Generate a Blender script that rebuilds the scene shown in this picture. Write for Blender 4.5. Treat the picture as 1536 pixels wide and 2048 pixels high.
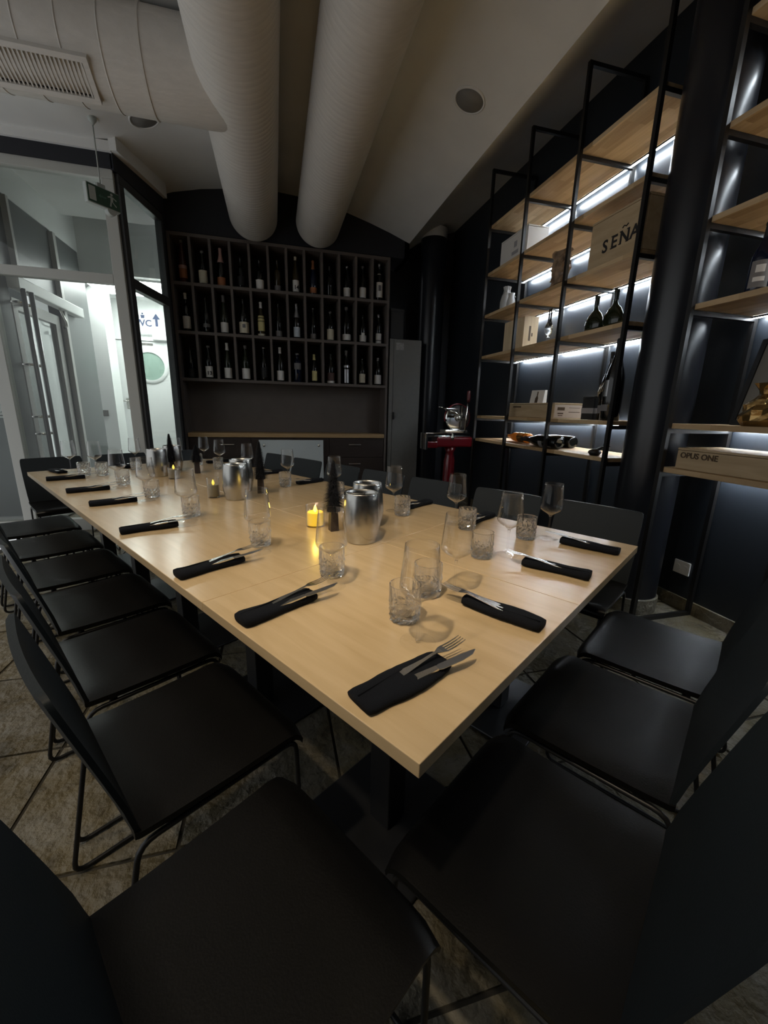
import bpy, bmesh, math, random
from mathutils import Matrix, Vector
random.seed(7)
PI = math.pi
scene = bpy.context.scene
for o in list(bpy.data.objects):
    bpy.data.objects.remove(o)

# ------------------------------------------------------------------ camera
cam_d = bpy.data.cameras.new('camera')
cam = bpy.data.objects.new('camera', cam_d)
scene.collection.objects.link(cam)
cam_d.sensor_fit = 'HORIZONTAL'
cam_d.sensor_width = 36.0
cam_d.lens = 36.0 * 808.13 / 1536.0
cam_d.clip_start = 0.02
cam.matrix_world = Matrix(((0.96722032, 0.04029186, -0.2507218, 0.0),
                           (-0.2528736, 0.24315692, -0.93644522, 0.0),
                           (0.02323362, 0.96914977, 0.24537507, 1.27),
                           (0, 0, 0, 1)))
scene.camera = cam

# ------------------------------------------------------------------ world
world = bpy.data.worlds.new('dim_interior')
scene.world = world
world.use_nodes = True
world.node_tree.nodes['Background'].inputs[0].default_value = (0.95, 0.98, 1.0, 1)
world.node_tree.nodes['Background'].inputs[1].default_value = 0.75

# ------------------------------------------------------------------ lights of the room (ceiling lamps of the dining room, out of frame)
def area_light(name, loc, target, size, power, color, spread=180):
    d = bpy.data.lights.new(name, 'AREA')
    d.shape = 'DISK'
    d.size = size
    d.energy = power
    d.color = color
    d.spread = math.radians(spread)
    o = bpy.data.objects.new(name, d)
    scene.collection.objects.link(o)
    o.location = loc
    o.rotation_euler = (Vector(target) - Vector(loc)).to_track_quat('-Z', 'Y').to_euler()
    o['kind'] = 'helper'
    return o
LAMP = (1.0, 0.83, 0.60)
area_light('dining_room_spot', (-1.30, 0.35, 3.30), (-0.1, 1.4, 0.75), 0.12, 3.3, LAMP, 70)
area_light('dining_room_spot', (-1.35, 1.20, 3.30), (-0.5, 2.2, 0.75), 0.12, 3.3, LAMP, 80)
area_light('dining_room_spot', (-1.40, 2.05, 3.30), (-1.0, 2.9, 0.75), 0.12, 3.6, LAMP, 90)
area_light('dining_room_spot', (-0.45, 0.10, 3.30), (0.45, 1.15, 0.75), 0.12, 3.9, LAMP, 48)
area_light('dining_room_spot', (1.05, 0.05, 3.15), (0.95, 1.35, 0.75), 0.12, 0.5, LAMP, 48)

vs = scene.view_settings
vs.view_transform = 'Standard'
vs.look = 'None'
vs.gamma = 1.0
vs.use_curve_mapping = False
vs.exposure = 0.0
cy = scene.cycles
cy.max_bounces = 9
cy.transparent_max_bounces = 20
cy.transmission_bounces = 10
cy.use_adaptive_sampling = True
cy.adaptive_threshold = 0.03
cy.glossy_bounces = 4
cy.diffuse_bounces = 4
cy.caustics_reflective = False
cy.caustics_refractive = True
cy.sample_clamp_indirect = 8.0

# ------------------------------------------------------------------ materials
MATS = {}
def nodes_of(m):
    return m.node_tree.nodes, m.node_tree.links
def mat(name, col, rough=0.5, metal=0.0, spec=0.5, emit=None, estr=0.0, coat=0.0, noise=0.0, nscale=20, bump=0.0, bscale=60, stretch=(1, 1, 1)):
    if name in MATS:
        return MATS[name]
    m = bpy.data.materials.new(name)
    m.use_nodes = True
    n, l = nodes_of(m)
    b = n['Principled BSDF']
    b.inputs['Base Color'].default_value = (*col, 1)
    b.inputs['Roughness'].default_value = rough
    b.inputs['Metallic'].default_value = metal
    b.inputs['Specular IOR Level'].default_value = spec
    b.inputs['Coat Weight'].default_value = coat
    if emit:
        b.inputs['Emission Color'].default_value = (*emit, 1)
        b.inputs['Emission Strength'].default_value = estr
    if noise or bump:
        tc = n.new('ShaderNodeTexCoord')
        mp = n.new('ShaderNodeMapping')
        mp.inputs['Scale'].default_value = stretch
        l.new(tc.outputs['Object'], mp.inputs['Vector'])
    if noise:
        t = n.new('ShaderNodeTexNoise')
        t.inputs['Scale'].default_value = nscale
        t.inputs['Detail'].default_value = 5
        l.new(mp.outputs['Vector'], t.inputs['Vector'])
        r = n.new('ShaderNodeValToRGB')
        r.color_ramp.elements[0].position = 0.3
        r.color_ramp.elements[1].position = 0.7
        r.color_ramp.elements[0].color = (*[c * (1 - noise) for c in col], 1)
        r.color_ramp.elements[1].color = (*[min(1, c * (1 + noise)) for c in col], 1)
        l.new(t.outputs['Fac'], r.inputs['Fac'])
        l.new(r.outputs['Color'], b.inputs['Base Color'])
    if bump:
        t2 = n.new('ShaderNodeTexNoise')
        t2.inputs['Scale'].default_value = bscale
        t2.inputs['Detail'].default_value = 4
        l.new(mp.outputs['Vector'], t2.inputs['Vector'])
        bp = n.new('ShaderNodeBump')
        bp.inputs['Strength'].default_value = bump
        bp.inputs['Distance'].default_value = 0.01
        l.new(t2.outputs['Fac'], bp.inputs['Height'])
        l.new(bp.outputs['Normal'], b.inputs['Normal'])
    MATS[name] = m
    return m

def wood(name, c1, c2, grain=(14, 1.2, 14), rough=0.45, stave=None, spec=0.4, coat=0.0):
    m = bpy.data.materials.new(name)
    m.use_nodes = True
    n, l = nodes_of(m)
    b = n['Principled BSDF']
    b.inputs['Roughness'].default_value = rough
    b.inputs['Specular IOR Level'].default_value = spec
    tc = n.new('ShaderNodeTexCoord')
    mp = n.new('ShaderNodeMapping')
    mp.inputs['Scale'].default_value = grain
    l.new(tc.outputs['Object'], mp.inputs['Vector'])
    t = n.new('ShaderNodeTexNoise')
    t.inputs['Scale'].default_value = 3.0
    t.inputs['Detail'].default_value = 6
    t.inputs['Distortion'].default_value = 0.6
    l.new(mp.outputs['Vector'], t.inputs['Vector'])
    r = n.new('ShaderNodeValToRGB')
    r.color_ramp.elements[0].position = 0.3
    r.color_ramp.elements[1].position = 0.72
    r.color_ramp.elements[0].color = (*c1, 1)
    r.color_ramp.elements[1].color = (*c2, 1)
    l.new(t.outputs['Fac'], r.inputs['Fac'])
    out = r.outputs['Color']
    if stave:
        mp2 = n.new('ShaderNodeMapping')
        mp2.inputs['Rotation'].default_value = stave[2]
        l.new(tc.outputs['Object'], mp2.inputs['Vector'])
        br = n.new('ShaderNodeTexBrick')
        br.inputs['Scale'].default_value = 1.0
        br.inputs['Brick Width'].default_value = stave[0]
        br.inputs['Row Height'].default_value = stave[1]
        br.inputs['Mortar Size'].default_value = 0.0
        br.inputs['Color1'].default_value = (1.0, 1.0, 1.0, 1)
        br.inputs['Color2'].default_value = (0.50, 0.42, 0.31, 1)
        br.inputs['Mortar'].default_value = (0.6, 0.5, 0.4, 1)
        br.offset = 0.37
        l.new(mp2.outputs['Vector'], br.inputs['Vector'])
        mx = n.new('ShaderNodeMix')
        mx.data_type = 'RGBA'
        mx.blend_type = 'MULTIPLY'
        mx.inputs['Factor'].default_value = 0.75
        l.new(out, mx.inputs['A'])
        l.new(br.outputs['Color'], mx.inputs['B'])
        out = mx.outputs['Result']
    l.new(out, b.inputs['Base Color'])
    bp = n.new('ShaderNodeBump')
    bp.inputs['Strength'].default_value = 0.06
    bp.inputs['Distance'].default_value = 0.002
    l.new(t.outputs['Fac'], bp.inputs['Height'])
    l.new(bp.outputs['Normal'], b.inputs['Normal'])
    b.inputs['Coat Weight'].default_value = coat
    b.inputs['Coat Roughness'].default_value = 0.2
    MATS[name] = m
    return m

def thin_glass(name, tint=(0.97, 0.98, 0.98), rough=0.0, f0=0.03, edge=0.85, power=4.0):
    m = bpy.data.materials.new(name)
    m.use_nodes = True
    n, l = nodes_of(m)
    n.remove(n['Principled BSDF'])
    tr = n.new('ShaderNodeBsdfTransparent')
    tr.inputs['Color'].default_value = (*tint, 1)
    gl = n.new('ShaderNodeBsdfGlossy')
    gl.inputs['Roughness'].default_value = rough
    lw = n.new('ShaderNodeLayerWeight')
    lw.inputs['Blend'].default_value = 0.5
    pw = n.new('ShaderNodeMath')
    pw.operation = 'POWER'
    pw.inputs[1].default_value = power
    l.new(lw.outputs['Facing'], pw.inputs[0])
    ma = n.new('ShaderNodeMath')
    ma.operation = 'MULTIPLY_ADD'
    ma.use_clamp = True
    ma.inputs[1].default_value = edge
    ma.inputs[2].default_value = f0
    l.new(pw.outputs[0], ma.inputs[0])
    fac = ma.outputs[0]
    mx = n.new('ShaderNodeMixShader')
    l.new(fac, mx.inputs[0])
    l.new(tr.outputs[0], mx.inputs[1])
    l.new(gl.outputs[0], mx.inputs[2])
    l.new(mx.outputs[0], n['Material Output'].inputs['Surface'])
    MATS[name] = m
    return m

def cut_glass(name, solid=0.2):
    m = thin_glass(name, (0.999, 0.999, 0.999), 0.03, 0.03, 0.9, 2.6)
    n, l = nodes_of(m)
    out = n['Material Output'].inputs['Surface']
    def blend(shader, fac):
        mx = n.new('ShaderNodeMixShader')
        mx.inputs[0].default_value = fac
        l.new(out.links[0].from_socket, mx.inputs[1])
        l.new(shader.outputs[0], mx.inputs[2])
        l.new(mx.outputs[0], out)
    g = n.new('ShaderNodeBsdfGlass')
    g.inputs['IOR'].default_value = 1.45
    g.inputs['Roughness'].default_value = 0.0
    blend(g, solid)
    gl = n.new('ShaderNodeBsdfGlossy')
    gl.inputs['Roughness'].default_value = 0.22
    blend(gl, 0.02)
    tl = n.new('ShaderNodeBsdfTranslucent')
    tl.inputs['Color'].default_value = (0.9, 0.92, 0.92, 1)
    blend(tl, 0.03)
    return m

def stone(name):
    m = bpy.data.materials.new(name)
    m.use_nodes = True
    n, l = nodes_of(m)
    b = n['Principled BSDF']
    b.inputs['Roughness'].default_value = 0.55
    b.inputs['Specular IOR Level'].default_value = 0.45
    g = n.new('ShaderNodeNewGeometry')
    oi = n.new('ShaderNodeObjectInfo')
    t1 = n.new('ShaderNodeTexNoise')
    t1.inputs['Scale'].default_value = 5.5
    t1.inputs['Detail'].default_value = 8
    t1.inputs['Distortion'].default_value = 0.3
    l.new(g.outputs['Position'], t1.inputs['Vector'])
    r = n.new('ShaderNodeValToRGB')
    cr = r.color_ramp
    cr.elements[0].position = 0.28
    cr.elements[0].color = (0.060, 0.050, 0.030, 1)
    cr.elements[1].position = 0.75
    cr.elements[1].color = (0.27, 0.24, 0.175, 1)
    e = cr.elements.new(0.45)
    e.color = (0.15, 0.122, 0.066, 1)
    e = cr.elements.new(0.58)
    e.color = (0.185, 0.168, 0.128, 1)
    l.new(t1.outputs['Fac'], r.inputs['Fac'])
    hs = n.new('ShaderNodeHueSaturation')
    mr = n.new('ShaderNodeMapRange')
    mr.inputs['To Min'].default_value = 0.72
    mr.inputs['To Max'].default_value = 1.2
    l.new(oi.outputs['Random'], mr.inputs['Value'])
    l.new(mr.outputs[0], hs.inputs['Value'])
    l.new(r.outputs['Color'], hs.inputs['Color'])
    l.new(hs.outputs['Color'], b.inputs['Base Color'])
    t2 = n.new('ShaderNodeTexNoise')
    t2.inputs['Scale'].default_value = 26
    t2.inputs['Detail'].default_value = 9
    t2.inputs['Distortion'].default_value = 0.15
    l.new(g.outputs['Position'], t2.inputs['Vector'])
    bp = n.new('ShaderNodeBump')
    bp.inputs['Strength'].default_value = 1.0
    bp.inputs['Distance'].default_value = 0.025
    l.new(t2.outputs['Fac'], bp.inputs['Height'])
    l.new(bp.outputs['Normal'], b.inputs['Normal'])
    MATS[name] = m
    return m

def brushed(name, col=(0.46, 0.455, 0.43)):
    m = bpy.data.materials.new(name)
    m.use_nodes = True
    n, l = nodes_of(m)
    b = n['Principled BSDF']
    b.inputs['Base Color'].default_value = (*col, 1)
    b.inputs['Metallic'].default_value = 1.0
    b.inputs['Roughness'].default_value = 0.24
    b.inputs['Anisotropic'].default_value = 0.7
    tg = n.new('ShaderNodeTangent')
    tg.direction_type = 'RADIAL'
    tg.axis = 'Z'
    l.new(tg.outputs[0], b.inputs['Tangent'])
    tc = n.new('ShaderNodeTexCoord')
    mp = n.new('ShaderNodeMapping')
    mp.inputs['Scale'].default_value = (3, 3, 260)
    l.new(tc.outputs['Object'], mp.inputs['Vector'])
    t = n.new('ShaderNodeTexNoise')
    t.inputs['Scale'].default_value = 4
    l.new(mp.outputs['Vector'], t.inputs['Vector'])
    bp = n.new('ShaderNodeBump')
    bp.inputs['Strength'].default_value = 0.03
    bp.inputs['Distance'].default_value = 0.002
    l.new(t.outputs['Fac'], bp.inputs['Height'])
    l.new(bp.outputs['Normal'], b.inputs['Normal'])
    MATS[name] = m
    return m

OAK = wood('oak_tabletop', (0.50, 0.36, 0.195), (0.60, 0.445, 0.26), (10, 1.0, 10), 0.34, spec=0.5, coat=0.75)
OAKEDGE = wood('oak_worktop', (0.42, 0.27, 0.13), (0.52, 0.35, 0.18), (1.0, 10, 10), 0.45)
STAVE = wood('stave_board', (0.55, 0.39, 0.22), (0.68, 0.51, 0.31), (10, 1.0, 10), 0.5, stave=(0.42, 0.05, (0, 0, PI / 2)))
CRATE = wood('crate_wood', (0.42, 0.31, 0.18), (0.52, 0.40, 0.25), (8, 1.0, 8), 0.6)
PINE = wood('pale_pine', (0.55, 0.43, 0.27), (0.68, 0.56, 0.38), (8, 8, 1.0), 0.6)
STONE = stone('quartzite')
GROUT = mat('grout', (0.045, 0.040, 0.030), 0.9, noise=0.2)
NAVY = mat('navy_wall_paint', (0.017, 0.0205, 0.026), 0.36, spec=0.5, bump=0.05, bscale=40)
BACKWALL = mat('midnight_wall_paint', (0.013, 0.014, 0.020), 0.6, bump=0.04, bscale=40)
COLUMN = mat('gloss_column_paint', (0.012, 0.013, 0.017), 0.28, spec=0.5)
PLASTER = mat('ceiling_plaster', (0.72, 0.72, 0.71), 0.9, noise=0.04, nscale=3, bump=0.03)
DUCT = mat('white_duct_wrap', (0.60, 0.57, 0.53), 0.6, noise=0.05, nscale=12, bump=0.12, bscale=30, stretch=(1, 6, 1))
WHITE = mat('white_paint', (0.78, 0.80, 0.79), 0.5, noise=0.02, nscale=4)
FRAME = mat('pale_grey_frame', (0.44, 0.44, 0.41), 0.45)
DKFRAME = mat('charcoal_frame', (0.05, 0.052, 0.055), 0.45)
LOBBY = mat('lobby_grey_panel', (0.10, 0.11, 0.11), 0.4)
LOBBYF = mat('lobby_floor_tile', (0.45, 0.45, 0.43), 0.4, noise=0.1)
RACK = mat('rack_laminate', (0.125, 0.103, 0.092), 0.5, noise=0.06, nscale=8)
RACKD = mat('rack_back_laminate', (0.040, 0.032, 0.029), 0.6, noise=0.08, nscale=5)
CABINET = mat('brown_cabinet_front', (0.040, 0.028, 0.024), 0.42)
LOCKER = mat('grey_locker_metal', (0.17, 0.165, 0.155), 0.5, noise=0.05)
LEATHER = mat('black_leather', (0.0032, 0.0031, 0.0032), 0.34, spec=0.3, noise=0.15, nscale=9, bump=0.05, bscale=260)
SHELL = mat('chair_back_leather', (0.0115, 0.0155, 0.0185), 0.5, spec=0.3, bump=0.05, bscale=260)
BLACKM = mat('black_powder_coat', (0.008, 0.008, 0.009), 0.45)
POSTM = mat('shelf_steel_black', (0.010, 0.0095, 0.0095), 0.38)
PLATE = mat('table_base_steel', (0.055, 0.057, 0.062), 0.35, metal=0.6)
CLOTH = mat('black_napkin_cloth', (0.0055, 0.0065, 0.0095), 0.9, spec=0.15, bump=0.35, bscale=420)
STEEL = mat('polished_steel', (0.80, 0.78, 0.74), 0.27, metal=1.0)
CHROME = mat('chrome', (0.80, 0.79, 0.76), 0.08, metal=1.0)
BRUSH = brushed('brushed_steel')
GLASS = thin_glass('wine_glass', (0.999, 0.999, 0.998), 0.02, 0.018, 0.9, 2.6)
FOOT = thin_glass('wine_glass_foot', (0.999, 0.999, 0.998), 0.02, 0.012, 0.8, 5.5)
PANE = thin_glass('window_glass', (0.94, 0.96, 0.95), 0.0, 0.03, 0.85, 4.5)
TUMBLER = cut_glass('cut_glass', 0.9)
BRISTLE = mat('black_bristle', (0.006, 0.006, 0.009), 0.7)
TREEBASE = mat('dark_wood_block', (0.030, 0.020, 0.017), 0.5, noise=0.2)
WAXLIT = mat('glowing_wax', (0.85, 0.55, 0.10), 0.6, emit=(1.0, 0.62, 0.03), estr=0.75)
WAX = mat('dull_wax', (0.34, 0.32, 0.25), 0.6)
FLAME = mat('led_flame', (1, 0.8, 0.2), 0.5, emit=(1.0, 0.72, 0.12), estr=3.0)
FLAMEDIM = mat('led_flame_dim', (1, 0.8, 0.2), 0.5, emit=(1.0, 0.72, 0.10), estr=1.1)
LED = mat('led_strip', (1, 1, 1), 0.5, emit=(0.84, 0.93, 1.0), estr=95.0)
PANEL = mat('hall_light_panel', (1, 1, 1), 0.5, emit=(0.95, 1.0, 0.97), estr=13.5)
RED = mat('red_enamel', (0.13, 0.005, 0.009), 0.22, coat=0.3)
GREEN = mat('exit_green', (0.008, 0.052, 0.022), 0.4)
SIGNW = mat('sign_white', (0.42, 0.45, 0.43), 0.5)
PRINTBLUE = mat('print_blue', (0.045, 0.07, 0.16), 0.5)
PRINTBLK = mat('print_black', (0.012, 0.010, 0.010), 0.6)
PRINTBRN = mat('print_brown', (0.075, 0.045, 0.022), 0.6)
FROST = mat('frosted_porthole', (0.30, 0.42, 0.36), 0.5)
PAPER = mat('paper_white', (0.62, 0.60, 0.57), 0.7)
GREYPAPER = mat('grey_print', (0.30, 0.29, 0.30), 0.7)
SOCKET = mat('white_plastic', (0.85, 0.85, 0.83), 0.4)
BOARD = mat('glass_board', (0.62, 0.68, 0.70), 0.25)
ROCK = mat('carved_brown_wood', (0.24, 0.16, 0.10), 0.35, noise=0.6, nscale=18, bump=0.8, bscale=25)
GOLD = mat('gold_foil', (0.38, 0.24, 0.09), 0.25, metal=0.9, bump=0.6, bscale=22)
AMBER = mat('amber_glass_painted_glow', (0.55, 0.17, 0.025), 0.12, emit=(1.0, 0.28, 0.03), estr=0.05, bump=0.5, bscale=40)  # faint emission paints a glow into the bottle, which is no lamp

# ------------------------------------------------------------------ mesh helpers
class MB:
    def __init__(s):
        s.v = []
        s.f = []
    def add(s, vs, fs):
        k = len(s.v)
        s.v += [tuple(p) for p in vs]
        s.f += [tuple(i + k for i in f) for f in fs]
        return s
    def box(s, x0, x1, y0, y1, z0, z1):
        return s.add([(x0, y0, z0), (x1, y0, z0), (x1, y1, z0), (x0, y1, z0), (x0, y0, z1), (x1, y0, z1), (x1, y1, z1), (x0, y1, z1)],
                     [(3, 2, 1, 0), (4, 5, 6, 7), (0, 1, 5, 4), (1, 2, 6, 5), (2, 3, 7, 6), (3, 0, 4, 7)])
    def hexa(s, bot, top):
        return s.add(list(bot) + list(top), [(3, 2, 1, 0), (4, 5, 6, 7), (0, 1, 5, 4), (1, 2, 6, 5), (2, 3, 7, 6), (3, 0, 4, 7)])
    def beam(s, a, b, w, d, up=(0, 0, 1)):
        a = Vector(a); b = Vector(b)
        t = (b - a).normalized()
        u = Vector(up)
        if abs(t.dot(u)) > 0.98:
            u = Vector((1, 0, 0))
        x = t.cross(u).normalized()
        y = x.cross(t)
        q = lambda p: [p - x * w / 2 - y * d / 2, p + x * w / 2 - y * d / 2, p + x * w / 2 + y * d / 2, p - x * w / 2 + y * d / 2]
        return s.hexa(q(a), q(b))
    def lathe(s, prof, n=24, c=(0, 0, 0), axis='z', flute=None):
        vs = []
        fs = []
        rows = []
        for i, (r, z) in enumerate(prof):
            if r < 1e-6:
                rows.append([len(vs)])
                vs.append((0, 0, z))
            else:
                row = []
                for k in range(n):
                    rr = r * (flute(i, k) if flute else 1)
                    a = 2 * PI * k / n
                    row.append(len(vs))
                    vs.append((rr * math.cos(a), rr * math.sin(a), z))
                rows.append(row)
        for a, b in zip(rows, rows[1:]):
            for k in range(n):
                k2 = (k + 1) % n
                if len(a) == 1 and len(b) == 1:
                    continue
                if len(a) == 1:
                    fs.append((a[0], b[k2], b[k])[::-1] if False else (a[0], b[k], b[k2])[::-1])
                elif len(b) == 1:
                    fs.append((a[k], a[k2], b[0]))
                else:
                    fs.append((a[k], a[k2], b[k2], b[k]))
        if axis == 'x':
            vs = [(z, x, y) for x, y, z in vs]
        elif axis == 'y':
            vs = [(y, z, x) for x, y, z in vs]
        vs = [(x + c[0], y + c[1], z + c[2]) for x, y, z in vs]
        return s.add(vs, fs)
    def tube(s, pts, r, n=8, closed=False):
        pts = [Vector(p) for p in pts]
        m = len(pts)
        rs = r if isinstance(r, (list, tuple)) else [r] * m
        T = []
        for i in range(m):
            a = pts[(i - 1) % m] if closed or i > 0 else pts[i]
            b = pts[(i + 1) % m] if closed or i < m - 1 else pts[i]
            T.append((b - a).normalized())
        up = Vector((0, 0, 1)) if abs(T[0].z) < 0.9 else Vector((1, 0, 0))
        x = T[0].cross(up).normalized()
        vs = []
        for i in range(m):
            x = (x - T[i] * x.dot(T[i])).normalized()
            y = T[i].cross(x)
            for k in range(n):
                a = 2 * PI * k / n
                vs.append(pts[i] + (x * math.cos(a) + y * math.sin(a)) * rs[i])
        fs = []
        for i in range(m if closed else m - 1):
            j = (i + 1) % m
            for k in range(n):
                k2 = (k + 1) % n
                fs.append((i * n + k, i * n + k2, j * n + k2, j * n + k))
        if not closed:
            fs.append(tuple(range(n))[::-1])
            fs.append(tuple((m - 1) * n + k for k in range(n)))
        return s.add(vs, fs)
    def prism(s, poly, z0, z1):
        n = len(poly)
        vs = [(x, y, z0) for x, y in poly] + [(x, y, z1) for x, y in poly]
        fs = [tuple(range(n))[::-1], tuple(range(n, 2 * n))]
        for i in range(n):
            j = (i + 1) % n
            fs.append((i, j, n + j, n + i))
        return s.add(vs, fs)
    def xf(s, m):
        s.v = [tuple(m @ Vector(p)) for p in s.v]
        return s

def fillet(pts, r, n=4, closed=False):
    pts = [Vector(p) for p in pts]
    out = []
    m = len(pts)
    for i in range(m):
        if not closed and i in (0, m - 1):
            out.append(pts[i])
            continue
        p = pts[i]; a = pts[(i - 1) % m]; b = pts[(i + 1) % m]
        da = (a - p); db = (b - p)
        q = min(r, da.length * 0.45, db.length * 0.45)
        pa = p + da.normalized() * q; pb = p + db.normalized() * q
        for k in range(n + 1):
            t = k / n
            out.append(pa * (1 - t) ** 2 + p * 2 * t * (1 - t) + pb * t * t)
    return out

def link(o, parent=None):
    scene.collection.objects.link(o)
    if parent is not None:
        o.parent = parent
    return o
def to_mesh(name, mb, smooth=False):
    me = bpy.data.meshes.new(name)
    me.from_pydata([tuple(p) for p in mb.v], [], mb.f)
    bm = bmesh.new()
    bm.from_mesh(me)
    bmesh.ops.recalc_face_normals(bm, faces=bm.faces)
    bm.to_mesh(me)
    bm.free()
    if smooth:
        me.polygons.foreach_set('use_smooth', [True] * len(me.polygons))
        me.update()
    return me
def obj(name, mb, m, parent=None, smooth=False, bevel=0.0, segs=2, loc=None, auto=None):
    me = to_mesh(name, mb, smooth)
    me.materials.append(m)
    o = bpy.data.objects.new(name, me)
    if bevel:
        md = o.modifiers.new('bevel', 'BEVEL')
        md.width = bevel
        md.segments = segs
        md.limit_method = 'ANGLE'
    if auto is not None:
        bm = bmesh.new()
        bm.from_mesh(me)
        for e in bm.edges:
            if len(e.link_faces) == 2 and e.calc_face_angle(0) > auto:
                e.smooth = False
        bm.to_mesh(me)
        bm.free()
        me.polygons.foreach_set('use_smooth', [True] * len(me.polygons))
    if loc is not None:
        o.location = loc
    return link(o, parent)
def part_of(name, me, parent):
    return link(bpy.data.objects.new(name, me), parent)
def tag(o, label, cat, group=None):
    o['label'] = label
    o['category'] = cat
    if group:
        o['group'] = group
    return o
def thing(name, label, cat, loc=(0, 0, 0), rotz=0.0, group=None):
    o = bpy.data.objects.new(name, None)
    o.empty_display_size = 0.05
    link(o)
    o.location = loc
    o.rotation_euler = (0, 0, rotz)
    return tag(o, label, cat, group)
def struct(o):
    o['kind'] = 'structure'
    return o
def structure(name, loc=(0, 0, 0)):
    o = bpy.data.objects.new(name, None)
    o.empty_display_size = 0.05
    link(o)
    o.location = loc
    return struct(o)
def dup(root, label, loc, rotz, group=None):
    r = root.copy()
    link(r)
    r.location = loc
    r.rotation_euler = (root.rotation_euler[0], root.rotation_euler[1], rotz)
    r['label'] = label
    if group:
        r['group'] = group
    for ch in list(root.children):
        c = ch.copy()
        link(c, r)
        for g in list(ch.children):
            link(g.copy(), c)
    return r
def text_obj(name, s, size, m, parent, mtx, ext=0.0008, align='LEFT', shear=0.0, spacing=1.0):
    cu = bpy.data.curves.new(name, 'FONT')
    cu.body = s
    cu.size = size
    cu.extrude = ext
    cu.align_x = align
    cu.shear = shear
    cu.space_character = spacing
    cu.resolution_u = 3
    cu.offset = size * 0.022
    t = bpy.data.objects.new(name + '_source', cu)
    scene.collection.objects.link(t)
    dg = bpy.context.evaluated_depsgraph_get()
    me = bpy.data.meshes.new_from_object(t.evaluated_get(dg))
    bpy.data.objects.remove(t)
    bpy.data.curves.remove(cu)
    me.transform(mtx)
    me.materials.clear()
    me.materials.append(m)
    o = bpy.data.objects.new(name, me)
    return link(o, parent)
def frame_mtx(origin, xdir, ydir):
    x = Vector(xdir).normalized(); y = Vector(ydir).normalized(); z = x.cross(y)
    o = Vector(origin)
    return Matrix(((x.x, y.x, z.x, o.x), (x.y, y.y, z.y, o.y), (x.z, y.z, z.z, o.z), (0, 0, 0, 1)))
ORD = ['first', 'second', 'third', 'fourth', 'fifth', 'sixth', 'seventh', 'eighth', 'ninth', 'tenth', 'eleventh', 'twelfth']
TH = math.radians(32.71)
U = Vector((math.cos(TH), math.sin(TH), 0)); V = Vector((-math.sin(TH), math.cos(TH), 0))
C0 = Vector((0.19027, 0.46598, 0))
def T(u, v, z=0.75):
    p = C0 + U * u + V * v
    return Vector((p.x, p.y, z))

# ================================================================== SETTING
# floor: grout bed and stone tiles, aligned with the room
floor = struct(obj('floor', MB().box(-2.40, 2.64, -1.6, 6.25, -0.08, -0.008), GROUT))
tile_meshes = []
for k in range(4):
    rnd = random.Random(k)
    m_ = MB()
    w = 0.2455
    j = lambda: rnd.uniform(-0.0025, 0.0025)
    cor = [(-w + j(), -w + j()), (w + j(), -w + j()), (w + j(), w + j()), (-w + j(), w + j())]
    m_.hexa([(x, y, -0.02) for x, y in cor], [(x * 0.994, y * 0.994, rnd.uniform(-0.002, 0.0)) for x, y in cor])
    me = to_mesh('floor_tile', m_)
    me.materials.append(STONE)
    tile_meshes.append(me)
for ix in range(10):
    for iy in range(15):
        o = part_of('floor_tile', random.choice(tile_meshes), floor)
        o.location = (-2.08 + 0.5 * ix, -1.22 + 0.5 * iy, random.uniform(-0.0015, 0.0))
        o.rotation_euler = (0, 0, random.choice([0, PI / 2, PI, 1.5 * PI]))
struct(obj('floor_lobby', MB().box(-4.2, -1.1, 4.70, 8.1, -0.06, -0.012), LOBBYF))

# ceiling: shallow vault with a dropped spring line on the right
prof = [(-3.6, 3.42), (-1.45, 3.42), (-1.25, 3.45), (-1.0, 3.545), (-0.7, 3.615), (-0.3, 3.675), (0.15, 3.70), (0.55, 3.675), (0.92, 3.60),
        (1.23, 3.52), (1.5, 3.44), (1.76, 3.35), (1.86, 3.43), (2.05, 3.56), (2.3, 3.69), (2.66, 3.79)]
def dense(p, n=3):
    out = []
    for (a, b), (c, d) in zip(p, p[1:]):
        for k in range(n):
            t = k / n
            out.append((a + (c - a) * t, b + (d - b) * t))
    return out + [p[-1]]
cb = MB()
ys = (-1.8, 6.3)
for (a, b), (c, d) in zip(prof, prof[1:]):
    cb.hexa([(a, ys[0], b), (c, ys[0], d), (c, ys[1], d), (a, ys[1], b)], [(a, ys[0], 4.1), (c, ys[0], 4.1), (c, ys[1], 4.1), (a, ys[1], 4.1)])
me = MB()
n = len(prof)
low = [(x, ys[0], z) for x, z in prof] + [(x, ys[1], z) for x, z in prof]
up = [(prof[0][0], ys[0], 4.1), (prof[-1][0], ys[0], 4.1), (prof[0][0], ys[1], 4.1), (prof[-1][0], ys[1], 4.1)]
fs = [(i, n + i, n + i + 1, i + 1) for i in range(n - 1)]
fs += [(2 * n, 2 * n + 1, 2 * n + 3, 2 * n + 2), tuple(range(n)) + (2 * n + 1, 2 * n), tuple(range(2 * n - 1, n - 1, -1)) + (2 * n + 2, 2 * n + 3),
       (0, 2 * n, 2 * n + 2, n), (n - 1, 2 * n - 1, 2 * n + 3, 2 * n + 1)]
me.add(low + up, fs)
struct(obj('ceiling', me, PLASTER, auto=0.35))

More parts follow.
